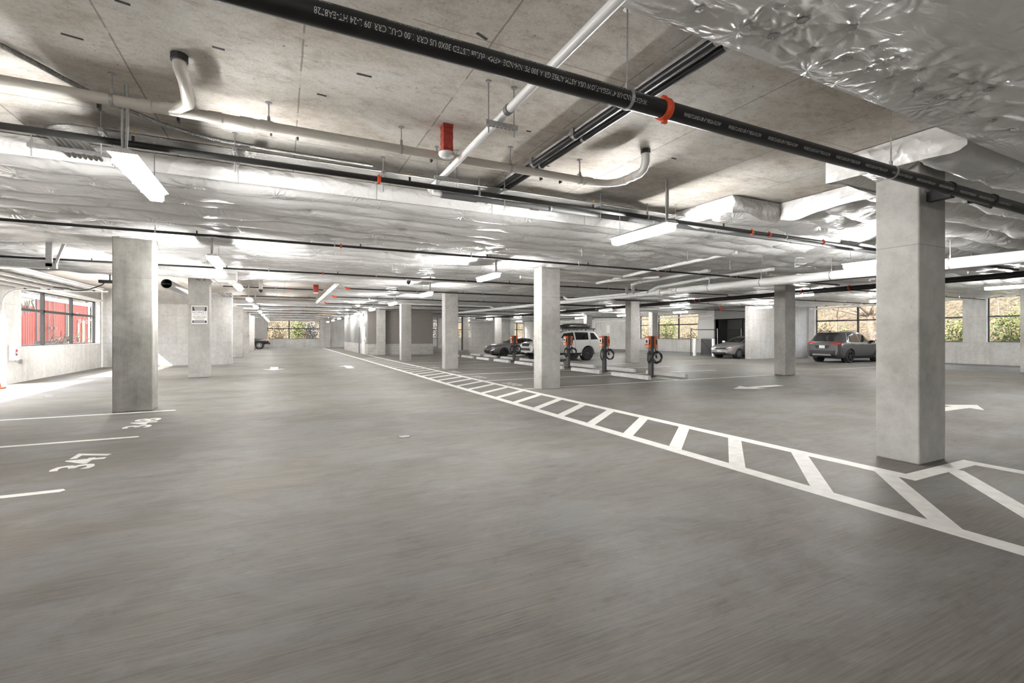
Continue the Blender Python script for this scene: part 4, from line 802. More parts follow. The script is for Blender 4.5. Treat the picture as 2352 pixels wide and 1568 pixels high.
pvc('white pipe along the wall above the window with the red container', [(-7.40, 20.2, 3.13), (-7.40, 28.0, 3.07)], .05)
for i, (x, y) in enumerate(((7.6, 12.8), (8.9, 14.6), (10.2, 8.3), (11.4, 7.4), (5.7, 8.3), (8.0, 7.6), (9.9, 7.2), (13.4, 7.6), (13.9, 5.4), (2.6, 12.4), (4.9, 13.2), (15.2, 8.6))):
    solo('hanger_rod', MB().cyl((x, y, 3.16), (x, y, 3.44), .006, 6), 'galvanized', 'thin bare threaded rod hanging from the white quilted ceiling', 'threaded rod', 'bare hanger rods')
# dome cameras
for i, (x, y, lab) in enumerate(((3.75, 15.35, 'small white dome camera under the white ceiling by the walkway columns'), (-.7, 20.8, 'small white dome camera under the far bare slab'))):
    t = thing('dome_camera', (x, y, 3.15), lab, 'security camera')
    part('mount', MB().cyl((x, y, 3.27), (x, y, 3.44 if y < 18 else 3.65), .07, 18), 'white plastic', t, smooth=True); part('dome', MB().lathe((x, y, 3.15), [(.02, 0), (.055, .03), (.07, .075), (.07, .12)], 'z', 18), 'black plastic', t, smooth=True)
# conduit ladder over the left lane far bay
for i, y0 in enumerate((19.4, 27.0)):
    t = thing('conduit_rack', (-2.2, y0, 3.4), 'group of thin dark conduits on struts over the left lane, %s' % ('nearer rack' if i == 0 else 'farther rack'), 'conduit rack', 'conduit racks')
    for k in range(4): part('conduit', MB().tube([(-2.6 + .16 * k, y0 - 1.2, 3.46), (-2.6 + .16 * k, y0, 3.44), (-2.55 + .16 * k, y0 + 1.5, 3.44)], .014, 8), 'dark conduit', t, smooth=True)
    for dy in (-.7, .8): part('strut', MB().box(-2.9, -1.75, y0 + dy - .02, y0 + dy + .02, 3.39, 3.42), 'galvanized', t)
# steel duct stub and wall items on the left
t = thing('exhaust_duct', (-3.3, 20, 3.15), 'round steel exhaust duct with an open dark end beside the sign column', 'duct')
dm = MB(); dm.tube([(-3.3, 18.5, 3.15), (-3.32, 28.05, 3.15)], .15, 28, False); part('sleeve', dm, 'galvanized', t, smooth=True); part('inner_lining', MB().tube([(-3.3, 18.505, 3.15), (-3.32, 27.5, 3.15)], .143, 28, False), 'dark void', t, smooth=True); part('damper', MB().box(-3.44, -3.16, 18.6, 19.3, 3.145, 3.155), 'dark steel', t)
part('hanger_rod', MB().cyl((-3.3, 19.0, 3.3), (-3.3, 19.0, SLAB), .006, 6).cyl((-3.3, 23, 3.3), (-3.3, 23, SLAB), .006, 6), 'galvanized', t)
t = thing('tow_sign', (-2.58, 19.855, 1.90), 'white towing notice sign with black lettering on a concrete column', 'sign')
sx0, sx1, sz0, sz1, sy = -2.815, -2.345, 1.895, 2.535, 19.852
part('panel', MB().box(sx0, sx1, sy - .006, sy, sz0, sz1), 'white plastic', t, bevel=.002)
bl = MB(); yy0, yy1 = sy - .0075, sy - .006
bl.box(sx0 + .02, sx1 - .02, yy0, yy1, sz1 - .185, sz1 - .03).box(sx0 + .02, sx1 - .02, yy0, yy1, sz0 + .03, sz0 + .115); part('black_band', bl, 'black plastic', t)
wl = MB(); y2, y3 = sy - .0085, sy - .0075
for k, (a, b) in enumerate(((.03, .03), (.06, .05), (.05, .06), (.07, .05), (.08, .08))): z = sz1 - .052 - .030 * k; wl.box(sx0 + .02 + a, sx1 - .02 - b, y2, y3, z - .006, z + .006)
for k in range(2): z = sz0 + .055 + .032 * k; wl.box(sx0 + .06, sx1 - .07, y2, y3, z - .006, z + .006)
part('small_print', wl, 'white plastic', t); sp_ = MB()
for k, (a, b) in enumerate(((.06, .05), (.05, .06), (.09, .09))): z = sz0 + .205 - .030 * k; sp_.box(sx0 + .02 + a, sx1 - .02 - b, yy0, yy1, z - .004, z + .004)
part('fine_print', sp_, 'dark steel', t)
for body, L, h, z in (("NOFFKE'S", .41, .075, 2.255), ('TOWING SERVICE', .40, .034, 2.195), ('253-850-0396', .41, .052, 2.115)):
    part('sign_text', text_on(body, L, h, lambda u, v, L=L, z=z: (-2.58 - L / 2 + u, sy - .008, z + v)), 'black plastic', t, norm=False)
t = thing('call_point', (-7.45, 19.85, .70), 'white wall control box with a red and grey panel beside the garage door', 'control box')
part('box', MB().box(-7.45, -7.33, 19.66, 20.02, .72, 1.20), 'white plastic', t, bevel=.01); part('face_plate', MB().box(-7.33, -7.325, 19.76, 19.88, .86, 1.06), 'label grey', t); part('push_button', MB().box(-7.325, -7.31, 19.79, 19.85, .98, 1.05).box(-7.325, -7.31, 19.79, 19.85, .87, .92), 'red enamel', t)
solo('outlet_box', MB().box(-7.45, -7.37, 20.32, 20.50, .60, .72).cyl((-7.42, 20.0, .68), (-7.42, 20.35, .66), .012, 8), 'galvanized', 'small grey outlet box low on the wall under the window', 'outlet box')
solo('wall_panel', MB().box(-7.46, -7.44, 19.56, 19.62, 1.55, 2.0), 'white plastic', 'narrow white notice strip on the wall beside the garage door', 'notice')
t = thing('traffic_cone', (-7.16, 18.14, 0), 'orange traffic cone with pale bands standing by the garage door', 'traffic cone')
part('base', MB().box(-7.34, -6.98, 17.96, 18.32, 0, .035), 'cone orange', t, bevel=.01); part('body', MB().lathe((-7.16, 18.14, .03), [(.135, 0), (.128, .05), (.03, .68), (.022, .70)], 'z', 24), 'cone orange', t, smooth=True)
part('band', MB().lathe((-7.16, 18.14, .03), [(.100, .26), (.102, .26), (.076, .42), (.074, .42)], 'z', 24).lathe((-7.16, 18.14, .03), [(.066, .47), (.068, .47), (.054, .555), (.052, .555)], 'z', 24), 'label tan', t, smooth=True)
# raised sectional garage door
t = thing('garage_door', (-6.1, 16.3, 2.9), 'raised white sectional garage door lying flat on its ceiling tracks', 'garage door')
for k in range(4):
    x0 = -7.15 + .535 * k; p = part('door_section', MB().box(x0, x0 + .525, 13.05, 19.12, 2.925, 2.965), 'galv door', t, bevel=.005)
    rb = MB()
    for xx in (x0 + .03, x0 + .45): rb.box(xx, xx + .045, 13.05, 19.12, 2.87, 2.925)
    part('strut', rb, 'galv door', p)
    st = MB()
    for k2 in range(7): yy = 13.1 + .99 * k2; st.box(x0 + .02, x0 + .5, yy, yy + .06, 2.905, 2.926)
    part('stile', st, 'galv door', p)
    hg = MB()
    for k2 in range(7): yy = 13.1 + .99 * k2; hg.cyl((x0 - .02, yy, 2.895), (x0 - .02, yy + .08, 2.895), .022, 10)
    part('hinge', hg, 'dark steel', p); part('roller', MB().cyl((x0 + .26, 19.12, 2.90), (x0 + .26, 19.17, 2.90), .028, 12), 'dark steel', p)
for y in (12.95, 19.20):
    pts = [(-7.40, y, .02), (-7.40, y, 2.45)] + [(-7.40 + .40 * (1 - math.cos(a)), y, 2.45 + .42 * math.sin(a)) for a in (.3, .6, .9, 1.2, 1.5)] + [(-6.9, y, 2.875), (-4.95 if y > 15 else -4.3, y, 2.885)]
    part('track', MB().tube(pts, .028, 8), 'galvanized' if y < 15 else 'white plastic', t, smooth=True)
part('track_angle', MB().box(-7.3, -4.15, 12.86, 12.92, 2.87, 2.97), 'galvanized', t)
part('track_hanger', MB().box(-4.32, -4.22, 12.86, 12.90, 2.9, 3.46).add([(-4.22, 12.9, 2.9), (-4.18, 12.9, 2.9), (-4.0, 12.9, 3.46), (-4.06, 12.9, 3.46), (-4.22, 12.93, 2.9), (-4.18, 12.93, 2.9), (-4.0, 12.93, 3.46), (-4.06, 12.93, 3.46)], [(0, 1, 2, 3), (7, 6, 5, 4), (0, 4, 5, 1), (1, 5, 6, 2), (2, 6, 7, 3), (3, 7, 4, 0)]), 'galvanized', t)
part('safety_cable', MB().tube(catmull([(-5.75, 17.6, 2.85), (-5.5, 17.7, 2.83), (-5.36, 17.8, 2.79), (-5.2, 17.9, 2.80), (-5.05, 18.0, 2.86), (-4.85, 18.2, 3.0), (-4.8, 18.3, 3.1)]), .016, 8), 'black rubber', t, smooth=True)
part('operator', MB().box(-4.95, -4.5, 18.3, 18.5, 3.08, 3.17).cyl((-4.7, 18.4, 3.17), (-4.7, 18.4, 3.45), .02, 8), 'black plastic', t)
# right hand bay: fence, bollards, dark fittings
t = thing('chain_link_fence', (29.3, 25, 0), 'dark chain link fence behind the silver sedan with a low mesh gate panel', 'fence')
for x in (26.64, 29.35, 31.95): part('post', MB().cyl((x, 25.0, 0), (x, 25.0, 1.98), .035, 12), 'dark steel' if x < 29 else 'galvanized', t)
part('top_rail', MB().cyl((26.64, 25, 1.89), (31.95, 25, 1.89), .022, 10), 'dark steel', t)
def chain(x0, x1, y, z0, z1, s=.09):
    g = MB(); r = .0035; H_ = z1 - z0; x = x0 - H_
    while x < x1:
        for sg in (1, -1):
            a = (x, z0) if sg == 1 else (x, z1); b = (x + H_, z1) if sg == 1 else (x + H_, z0)
            xa, xb = max(a[0], x0), min(b[0], x1)
            if xb > xa:
                f = lambda q: a[1] + (b[1] - a[1]) * (q - a[0]) / (b[0] - a[0]); g.tube([(xa, y, f(xa)), (xb, y, f(xb))], r, 4, False)
        x += s
    return g
part('mesh_panel', chain(29.35, 31.95, 25.0, .05, 1.87), 'dark steel', t)
t = thing('mesh_gate', (28.2, 24.95, 0), 'low grey wire mesh gate panel beside the silver sedan', 'gate'); part('gate_frame', MB().tube([(27.62, 24.95, .03), (27.62, 24.95, 1.2), (28.86, 24.95, 1.2), (28.86, 24.95, .03), (27.62, 24.95, .03)], .018, 8).tube([(27.7, 24.95, 1.1), (28.8, 24.95, .1)], .010, 6), 'post grey', t)
part('mesh_panel', chain(27.64, 28.84, 24.95, .05, 1.18, .06), 'mesh grey', t); part('backing_sheet', MB().box(27.64, 28.84, 24.99, 25.0, .05, 1.18), 'label grey', t)
for x, y, lab in ((26.75, 24.75, 'pale round bollard beside the fence end post'), (27.15, 23.45, 'pale round bollard at the nose of the silver sedan')):
    solo('bollard', MB().lathe((x, y, 0), [(.115, 0), (.115, 1.18), (.10, 1.23), (.05, 1.26)], 'z', 20), 'white plastic', lab, 'bollard', 'pale bollards', smooth=True)
solo('wall_cladding', MB().box(31.86, 32.0, 27.45, 29.15, 1.25, 2.75).box(31.84, 31.87, 27.45, 27.52, 1.25, 2.78), 'galv door', 'pale metal panel fixed on the side wall between the window and the dark bay', 'wall panel')
solo('header_panel', MB().box(31.7, 31.98, 20.4, 27.3, 2.78, 3.6), 'pale wall paint', 'pale panel above the dark storage bay', 'panel', kind='structure')
hood = MB(); hood.add([(31.95, 24.4, 2.75), (31.95, 21, 2.75), (30.6, 21, 2.45), (30.6, 23.4, 2.45), (31.95, 24.4, 2.79), (31.95, 21, 2.79), (30.6, 21, 2.5), (30.6, 23.4, 2.5)], [(0, 1, 2, 3), (7, 6, 5, 4), (0, 4, 5, 1), (1, 5, 6, 2), (2, 6, 7, 3), (3, 7, 4, 0)])
solo('awning_panel', hood, 'dark steel', 'dark sloping panel over the storage bay opening', 'panel', kind='thing')
for k, y in enumerate((22.2, 24.2, 25.9)): solo('bay_divider', MB().box(33.2, 33.3, y, y + .08, 0, 2.7), 'dark steel', 'dark upright inside the storage bay, %s' % ORD[k], 'upright')
solo('light_upright', MB().cyl((32.3, 22.9, 1.5), (32.3, 22.9, 2.6), .05, 12), 'white plastic', 'short pale pipe standing in the dark storage bay', 'pipe')
t = thing('valve_riser', (25.6, 21.5, 3.2), 'orange fire valve with elbows hanging over the silver sedan', 'valve'); part('valve_body', MB().tube([(25.6, 21.5, 3.6), (25.6, 21.5, 3.42), (25.45, 21.5, 3.34), (25.6, 21.5, 3.22), (25.5, 21.5, 3.12)], .06, 12), 'coupling orange', t, smooth=True)
solo('notice', MB().box(31.96, 31.99, 41.2, 41.8, 1.7, 2.55), 'label white', 'small pale notice on the plain far wall section', 'notice')
for k, (x0, x1) in enumerate(((1.6, 2.9), (2.8, 4.4))): solo('wood_board', MB().box(x0, x1, 44 + k * 1.2, 44.3 + k * 1.2, 3.30, 3.36), 'raw wood', 'raw wood board fixed under the far ceiling, %s' % ('nearer one' if k == 0 else 'farther one'), 'board')

# ------------------------------------------------------------------ cars
def smooth1(a, k):
    ker = np.exp(-np.linspace(-2, 2, k) ** 2); ker /= ker.sum(); p = np.pad(a, k // 2, mode='edge'); return np.convolve(p, ker, 'valid')
def chaikin(P, it=2):
    P = [np.array(p) for p in P]
    for _ in range(it):
        Q = [P[0]]
        for a, b in zip(P[:-1], P[1:]): Q += [a * .75 + b * .25, a * .25 + b * .75]
        Q.append(P[-1]); P = Q
    return P
def car_body(st, N=90, k=5):
    """st rows: x, half width, floor z, shoulder z, top z, roof half width"""
    st = np.array(st, float); xs = np.linspace(st[0, 0], st[-1, 0], N); ch = [smooth1(np.interp(xs, st[:, 0], st[:, i]), k) for i in range(1, 6)]
    secs = []
    for i, x in enumerate(xs):
        w_, zb, zs, zt, wr = [c[i] for c in ch]; zs = min(zs, zt - .02); zm = zb + (zs - zb) * .55
        half = [(0, zb), (.78 * w_, zb), (.95 * w_, zb + .06), (w_, zm), (.985 * w_, zs - .03), (.965 * w_, zs), (max(wr, .1), zt - .05), (max(wr, .1) * .86, zt - .008), (0, zt)]
        h = chaikin(half, 1); full = [(y, z) for y, z in h] + [(-y, z) for y, z in h[-2:0:-1]]
        secs.append([(x, y, z) for y, z in full])
    n = len(secs[0]); vs = [p for s_ in secs for p in s_]
    fs = [(i * n + j, i * n + (j + 1) % n, (i + 1) * n + (j + 1) % n, (i + 1) * n + j) for i in range(N - 1) for j in range(n)]
    fs += [tuple(range(n))[::-1], tuple((N - 1) * n + j for j in range(n))]
    return vs, fs
class Car:
    def __init__(s, loc, rot, label, cat, paint, st, axles, R, W, track, arch=1.13):
        s.t = thing('car', loc, label, cat, 'parked cars', rotz=rot); s.R = R; s.axles = axles; s.paint = paint
        vs, fs = car_body(st); o = raw('tmp_body', vs, fs, paint, True); fixn(o)
        cut = MB()
        for x in axles:
            for sg in (-1, 1): cut.cyl((x, sg * (W - .30), R), (x, sg * (W + .3), R), R * arch, 28)
        c = raw('tmp_cut', cut.v, cut.f, None); fixn(c)
        m = o.modifiers.new('b', 'BOOLEAN'); m.operation = 'DIFFERENCE'; m.solver = 'EXACT'; m.object = c
        dg = bpy.context.evaluated_depsgraph_get(); me = bpy.data.meshes.new_from_object(o.evaluated_get(dg)); me.name = 'body'
        bpy.data.objects.remove(o); bpy.data.objects.remove(c)
        bm = bmesh.new(); bm.from_mesh(me); s.bvh = BVHTree.FromBMesh(bm)
        for f in bm.faces: f.smooth = True
        for e in bm.edges:
            if len(e.link_faces) == 2 and e.calc_face_angle(0) > math.radians(38): e.smooth = False
        bm.to_mesh(me); bm.free(); me.materials.clear(); me.materials.append(MATS[paint])
        b = bpy.data.objects.new('body', me); COL.objects.link(b); b.parent = s.t; s.b = b; ORG[b.name] = Vector((0, 0, 0))
        lin = MB()
        for x in axles:
            for sg in (-1, 1):
                lin.lathe((x, sg * (W - .29), R), [(R * arch * .995, 0), (.05, 0.001)], 'y', 24)
        s.p('wheel_well', lin, 'black plastic')
        s.W = W
    def p(s, name, mb, mat, parent=None, label=None, smooth=False, bevel=0): return part(name, mb, mat, parent or s.t, label, smooth, bevel, local=True)
    def decal(s, quads, axis, sg, off=.006, n=(8, 5), mb=None):
        mb = mb or MB()
        for q in quads:
            q = [Vector(c) for c in q]; A = np.zeros((n[0] + 1, n[1] + 1, 3))
            for i in range(n[0] + 1):
                for j in range(n[1] + 1):
                    u, v = i / n[0], j / n[1]; c = (q[0] * (1 - u) + q[1] * u) * (1 - v) + (q[3] * (1 - u) + q[2] * u) * v
                    o, d = {'y': (Vector((c.x, sg * 5, c.y)), Vector((0, -sg, 0))), 'x': (Vector((sg * 9, c.x, c.y)), Vector((-sg, 0, 0))), 'z': (Vector((c.x, c.y, 6)), Vector((0, 0, -1)))}[axis]
                    h, nn, _, _ = s.bvh.ray_cast(o, d)
                    if h is None: h, nn, _, _ = s.bvh.find_nearest(o)
                    if nn.dot(d) > 0: nn = -nn
                    A[i, j] = h + nn * off - d * off
            mb.grid(A)
        return mb
    def side(s, name, mat, quads, both=True, **k):
        for sg in ((1, -1) if both else (1,)): s.p(name, s.decal(quads, 'y', sg, **k), mat, smooth=True)
    def face(s, name, mat, quads, sg, **k): return s.p(name, s.decal(quads, 'x', sg, **k), mat, smooth=True)
    def wheels(s, width, rim='rim dark', spokes=5, tw=.05, rimr=.66, steer=0):
        R = s.R
        for x in s.axles:
            for sg in (-1, 1):
                y = sg * (s.W - width / 2 - .015); t = MB(); h = width / 2
                t.lathe((x, y, R), [(R * rimr, -h * .95), (R * .93, -h), (R * .99, -h * .8), (R, -h * .4), (R, h * .4), (R * .99, h * .8), (R * .93, h), (R * rimr, h * .95)], 'y', 30, False)
                wh = s.p('wheel', t, 'tire', smooth=True); yo = y + sg * h * .80
                r = MB(); r.lathe((x, y + sg * h * .35, R), [(R * rimr, -.01), (R * rimr, .01)], 'y', 30); s.p('wheel_back', r, 'black plastic', wh)
                r = MB(); r.lathe((x, yo, R), [(R * rimr, -.03), (R * rimr, .03), (R * rimr * .90, .03), (R * rimr * .90, -.03)], 'y', 30, False); r.lathe((x, yo, R), [(R * .16, -.03), (R * .16, .02), (R * .1, .03)], 'y', 16)
                for k in range(spokes):
                    a = 2 * PI * k / spokes + .3; ca, sa = math.cos(a), math.sin(a); q = R * rimr * .93; bse = R * .12
                    r.add([(x + ca * bse - sa * tw * d, yo + e, R + sa * bse + ca * tw * d) for d in (-1, 1) for e in (-.02, .02)] + [(x + ca * q - sa * tw * .75 * d, yo + e, R + sa * q + ca * tw * .75 * d) for d in (-1, 1) for e in (-.015, .025)], [(0, 1, 5, 4), (2, 6, 7, 3), (0, 4, 6, 2), (1, 3, 7, 5)])
                s.p('rim', r, rim, wh)
    def arches(s, mat, r0, r1, off=.012):
        mb = MB(); n = 18
        for x in s.axles:
            for sg in (-1, 1):
                A = np.zeros((n + 1, 4, 3))
                for i in range(n + 1):
                    a = -0.25 + (PI + .5) * i / n
                    for j in range(4):
                        rr = s.R * (r0 + (r1 - r0) * j / 3); px, pz = x + rr * math.cos(a), s.R + rr * math.sin(a); h, nn, _, _ = s.bvh.ray_cast(Vector((px, sg * 5, max(pz, .22))), Vector((0, -sg, 0)))
                        yv = h.y if h is not None and abs(h.y) > s.W * .8 else sg * s.W * .97
                        A[i, j] = (px, yv + sg * (off if j not in (3,) else .003), pz)
                mb.grid(A)
        s.p('wheel_arch_trim', mb, mat, smooth=True)
    def mirrors(s, x, z, mat, y=None):
        for sg in (-1, 1):
            y_ = (y or s.W) * sg; m = MB(); m.box(x - .06, x + .08, min(y_ - sg * .10, y_ + sg * .13), max(y_ - sg * .10, y_ + sg * .13), z - .06, z + .09); s.p('wing_mirror', m, mat, bevel=.03)
    def handles(s, pts, mat):
        for x, z in pts:
            for sg in (-1, 1):
                h, nn, _, _ = s.bvh.ray_cast(Vector((x, sg * 5, z)), Vector((0, -sg, 0)))
                if h: s.p('door_handle', MB().box(x - .09, x + .09, min(h.y, h.y + sg * .03), max(h.y, h.y + sg * .03), z - .015, z + .015), mat, bevel=.01)
    def seams(s, segs, w_=.006):
        for sg in (-1, 1):
            mb = MB()
            for (x0, z0, x1, z1) in segs:
                d = Vector((x1 - x0, z1 - z0)).normalized(); nn = Vector((-d.y, d.x)) * w_
                s.decal([[(x0 + nn.x, z0 + nn.y), (x1 + nn.x, z1 + nn.y), (x1 - nn.x, z1 - nn.y), (x0 - nn.x, z0 - nn.y)]], 'y', sg, .003, (10, 1), mb)
            s.p('door_seam', mb, 'black plastic')
    def plate(s, x, y, z, sg, w_=.30, h=.15):
        h0, nn, _, _ = s.bvh.ray_cast(Vector((sg * 9, y, z)), Vector((-sg, 0, 0)))
        if h0 is None: h0 = Vector((x, y, z))
        X = h0.x; s.p('license_plate', MB().box(min(X, X + sg * .02), max(X, X + sg * .02), y - w_ / 2, y + w_ / 2, z - h / 2, z + h / 2), 'label white')

# grey compact sport utility seen from the rear quarter
c = Car((26.5, 15.7, 0), 0, 'dark grey compact sport utility car parked with its tail towards the chargers', 'car', 'paint grey metallic',
    [(0, .80, .42, .98, 1.02, .62), (.05, .84, .36, 1.02, 1.10, .64), (.14, .89, .30, 1.06, 1.24, .66), (.32, .915, .24, 1.08, 1.45, .64), (.55, .925, .22, 1.09, 1.63, .64), (.95, .93, .2, 1.08, 1.69, .66), (1.6, .93, .2, 1.06, 1.70, .66), (2.2, .93, .2, 1.05, 1.68, .65), (2.65, .93, .2, 1.05, 1.58, .63), (3.05, .925, .2, 1.06, 1.36, .64), (3.4, .92, .2, 1.06, 1.14, .72), (3.7, .915, .2, 1.04, 1.09, .80), (4.1, .90, .22, .98, 1.04, .78), (4.4, .84, .25, .90, .96, .70), (4.55, .74, .3, .78, .84, .60), (4.6, .66, .36, .66, .72, .52)],
    (.98, 3.67), .355, .925, .8)
c.wheels(.24, 'rim dark', 5, .045, .68); c.arches('car cladding', 1.12, 1.30)
c.side('window', 'car glass', [[(.72, 1.14), (1.02, 1.12), (1.10, 1.55), (.98, 1.54)], [(1.06, 1.12), (1.88, 1.10), (1.88, 1.58), (1.14, 1.56)]]); c.side('window', 'car glass', [[(1.98, 1.10), (2.98, 1.11), (2.60, 1.50), (1.98, 1.58)]])
c.side('window_trim', 'chrome', [[(.66, 1.10), (.72, 1.10), (1.0, 1.60), (.93, 1.60)]], n=(1, 8))
c.face('rear_window', 'car glass', [[(-.56, 1.16), (.56, 1.16), (.50, 1.52), (-.50, 1.52)]], -1)
c.face('windshield', 'car glass', [[(-.66, 1.16), (.66, 1.16), (.54, 1.54), (-.54, 1.54)]], 1)
for sg in (-1, 1): c.p('tail_light', c.decal([[(sg * .40, 1.02), (sg * .84, 1.0), (sg * .84, 1.09), (sg * .40, 1.07)]], 'x', -1, .012), 'lens red', label='red tail light', smooth=True); c.p('tail_light', c.decal([[(.02, 1.00), (.30, 1.02), (.24, 1.08), (.02, 1.09)]], 'y', sg, .012), 'lens red', smooth=True)
c.face('tail_trim', 'chrome', [[(-.42, .985), (.42, .985), (.40, 1.0), (-.40, 1.0)]], -1, n=(10, 1)); c.face('rear_bumper', 'car cladding', [[(-.86, .32), (.86, .32), (.84, .66), (-.84, .66)]], -1, off=.014); c.face('skid_plate', 'rim silver', [[(-.5, .40), (.5, .40), (.46, .47), (-.46, .47)]], -1, off=.03)
c.face('number_recess', 'paint black', [[(-.30, .78), (.30, .78), (.40, .93), (-.40, .93)]], -1, off=.008); c.plate(0, 0, .86, -1)
c.side('sill', 'car cladding', [[(1.4, .22), (3.2, .22), (3.2, .36), (1.4, .36)]], off=.012, n=(10, 2)); c.seams([(1.93, .36, 1.93, 1.1), (1.22, .7, 1.08, 1.1), (3.05, .36, 3.08, 1.08)]); c.handles([(1.25, .98), (2.15, .98)], 'paint black'); c.mirrors(2.98, 1.12, 'paint black')
for sg in (-1, 1): c.p('roof_rail', MB().tube([(.7, sg * .56, 1.67), (.85, sg * .57, 1.725), (2.1, sg * .57, 1.72), (2.3, sg * .56, 1.66)], .016, 8), 'paint black', smooth=True)
c.p('antenna_fin', MB().prism([(.62, -.02), (.80, -.012), (.80, .012), (.62, .02)], 1.66, 1.73), 'paint black'); c.p('spoiler', MB().box(.40, .66, -.60, .60, 1.595, 1.635), 'paint black', bevel=.015)

# white off-road car with a roof box
c = Car((17.62, 24.37, 0), PI, 'tall white off-road car with a black roof box parked behind the chargers', 'car', 'paint white',
    [(0, .86, .50, 1.10, 1.16, .70), (.06, .92, .45, 1.14, 1.30, .70), (.2, .945, .40, 1.16, 1.52, .70), (.42, .955, .36, 1.17, 1.70, .70), (.7, .96, .36, 1.17, 1.77, .72), (1.6, .96, .34, 1.16, 1.80, .72), (2.4, .96, .34, 1.15, 1.78, .70), (2.75, .955, .34, 1.15, 1.66, .68), (3.15, .95, .34, 1.15, 1.36, .70), (3.4, .95, .34, 1.14, 1.19, .80), (3.9, .94, .36, 1.10, 1.15, .80), (4.45, .92, .42, 1.04, 1.10, .80), (4.7, .88, .46, .98, 1.04, .76), (4.8, .82, .5, .84, .92, .66)],
    (1.07, 3.86), .40, .95, .8, 1.16)
c.wheels(.27, 'rim dark', 6, .05, .58); c.arches('paint white', 1.15, 1.30, .03)
c.side('window', 'car glass', [[(.30, 1.24), (.86, 1.22), (.80, 1.62), (.52, 1.62)]]); c.side('window', 'car glass', [[(1.02, 1.22), (1.92, 1.21), (1.92, 1.66), (.98, 1.65)]]); c.side('window', 'car glass', [[(2.02, 1.21), (3.0, 1.21), (2.66, 1.58), (2.02, 1.66)]])
c.face('windshield', 'car glass', [[(-.70, 1.24), (.70, 1.24), (.58, 1.62), (-.58, 1.62)]], 1); c.face('rear_window', 'car glass', [[(-.6, 1.26), (.6, 1.26), (.56, 1.62), (-.56, 1.62)]], -1)
c.face('grille', 'black plastic', [[(-.42, .84), (.42, .84), (.46, 1.0), (-.46, 1.0)]], 1, off=.012); c.face('lower_grille', 'black plastic', [[(-.55, .60), (.55, .60), (.55, .74), (-.55, .74)]], 1, off=.012)
for sg in (-1, 1): c.p('headlight', c.decal([[(sg * .52, .88), (sg * .80, .90), (sg * .80, 1.0), (sg * .52, 1.0)]], 'x', 1, .012), 'lens clear', smooth=True); c.p('tail_light', c.decal([[(.0, .92), (.16, .92), (.22, 1.14), (.05, 1.14)]], 'y', sg, .012), 'black plastic', smooth=True)
c.plate(0, 0, .53, 1); c.side('sill', 'black plastic', [[(1.55, .36), (3.35, .36), (3.35, .46), (1.55, .46)]], off=.03, n=(10, 2)); c.seams([(1.97, .46, 1.97, 1.2), (.96, .8, .92, 1.2), (3.2, .46, 3.2, 1.15)]); c.handles([(1.2, 1.05), (2.2, 1.05)], 'paint white'); c.mirrors(3.0, 1.24, 'paint white')
rk = MB()
for sg in (-1, 1): rk.box(.35, 2.75, sg * .64 - .03, sg * .64 + .03, 1.84, 1.90)
for x in (.45, 1.0, 1.6, 2.2, 2.65): rk.box(x, x + .06, -.64, .64, 1.85, 1.885); rk.box(x, x + .05, -.66, -.6, 1.74, 1.86).box(x, x + .05, .6, .66, 1.74, 1.86)
c.p('roof_rack', rk, 'black plastic', label='flat black roof rack', bevel=.008)
rb = []
for x, w_, z0, z1 in ((.45, .30, 1.94, 2.06), (.52, .38, 1.91, 2.14), (.8, .42, 1.90, 2.20), (1.4, .43, 1.90, 2.22), (2.0, .42, 1.90, 2.20), (2.45, .36, 1.91, 2.12), (2.6, .22, 1.95, 2.02)):
    rb.append([(x, w_ * a, z0 + (z1 - z0) * b) for a, b in ((-.9, 0), (-1, .3), (-.92, .72), (-.6, 1), (.6, 1), (.92, .72), (1, .3), (.9, 0))])
mb = MB(); n = 8; mb.add([p for s_ in rb for p in s_], [(i * n + j, i * n + (j + 1) % n, (i + 1) * n + (j + 1) % n, (i + 1) * n + j) for i in range(6) for j in range(n)] + [tuple(range(n)), tuple(6 * n + j for j in range(n))])
c.p('roof_box', mb, 'paint black', label='glossy black roof box', smooth=True)

# low grey coupe
c = Car((17.05, 29.95, 0), PI, 'low grey sports coupe parked nose-in beyond the white off-road car', 'car', 'paint gunmetal',
    [(0, .74, .34, .80, .86, .58), (.08, .82, .26, .88, .95, .62), (.3, .87, .2, .93, 1.0, .62), (.7, .885, .16, .95, 1.10, .60), (1.2, .885, .15, .93, 1.25, .56), (1.75, .885, .15, .90, 1.31, .56), (2.15, .885, .15, .88, 1.28, .55), (2.55, .885, .15, .87, 1.12, .56), (2.95, .885, .15, .87, .94, .66), (3.3, .885, .15, .85, .89, .74), (3.8, .87, .17, .76, .82, .72), (4.1, .80, .2, .64, .71, .62), (4.22, .70, .24, .52, .60, .52), (4.27, .62, .28, .44, .52, .46)],
    (.80, 3.375), .315, .875, .75, 1.08)
c.wheels(.22, 'rim dark', 10, .022, .74)
c.side('window', 'car glass', [[(.92, 1.02), (1.5, .96), (1.5, 1.22), (1.25, 1.2)], [(1.55, .96), (2.62, .93), (2.2, 1.2), (1.55, 1.23)]]); c.face('windshield', 'car glass', [[(-.62, .97), (.62, .97), (.5, 1.22), (-.5, 1.22)]], 1)
c.face('grille', 'black plastic', [[(-.52, .26), (.52, .26), (.42, .46), (-.42, .46)]], 1, off=.012); c.plate(0, 0, .40, 1)
for sg in (-1, 1): c.p('headlight', c.decal([[(sg * .46, .58), (sg * .74, .60), (sg * .76, .70), (sg * .52, .66)]], 'x', 1, .012), 'lens clear', smooth=True); c.p('side_intake', c.decal([[(sg * .60, .26), (sg * .76, .30), (sg * .78, .46), (sg * .66, .44)]], 'x', 1, .012), 'black plastic', smooth=True)
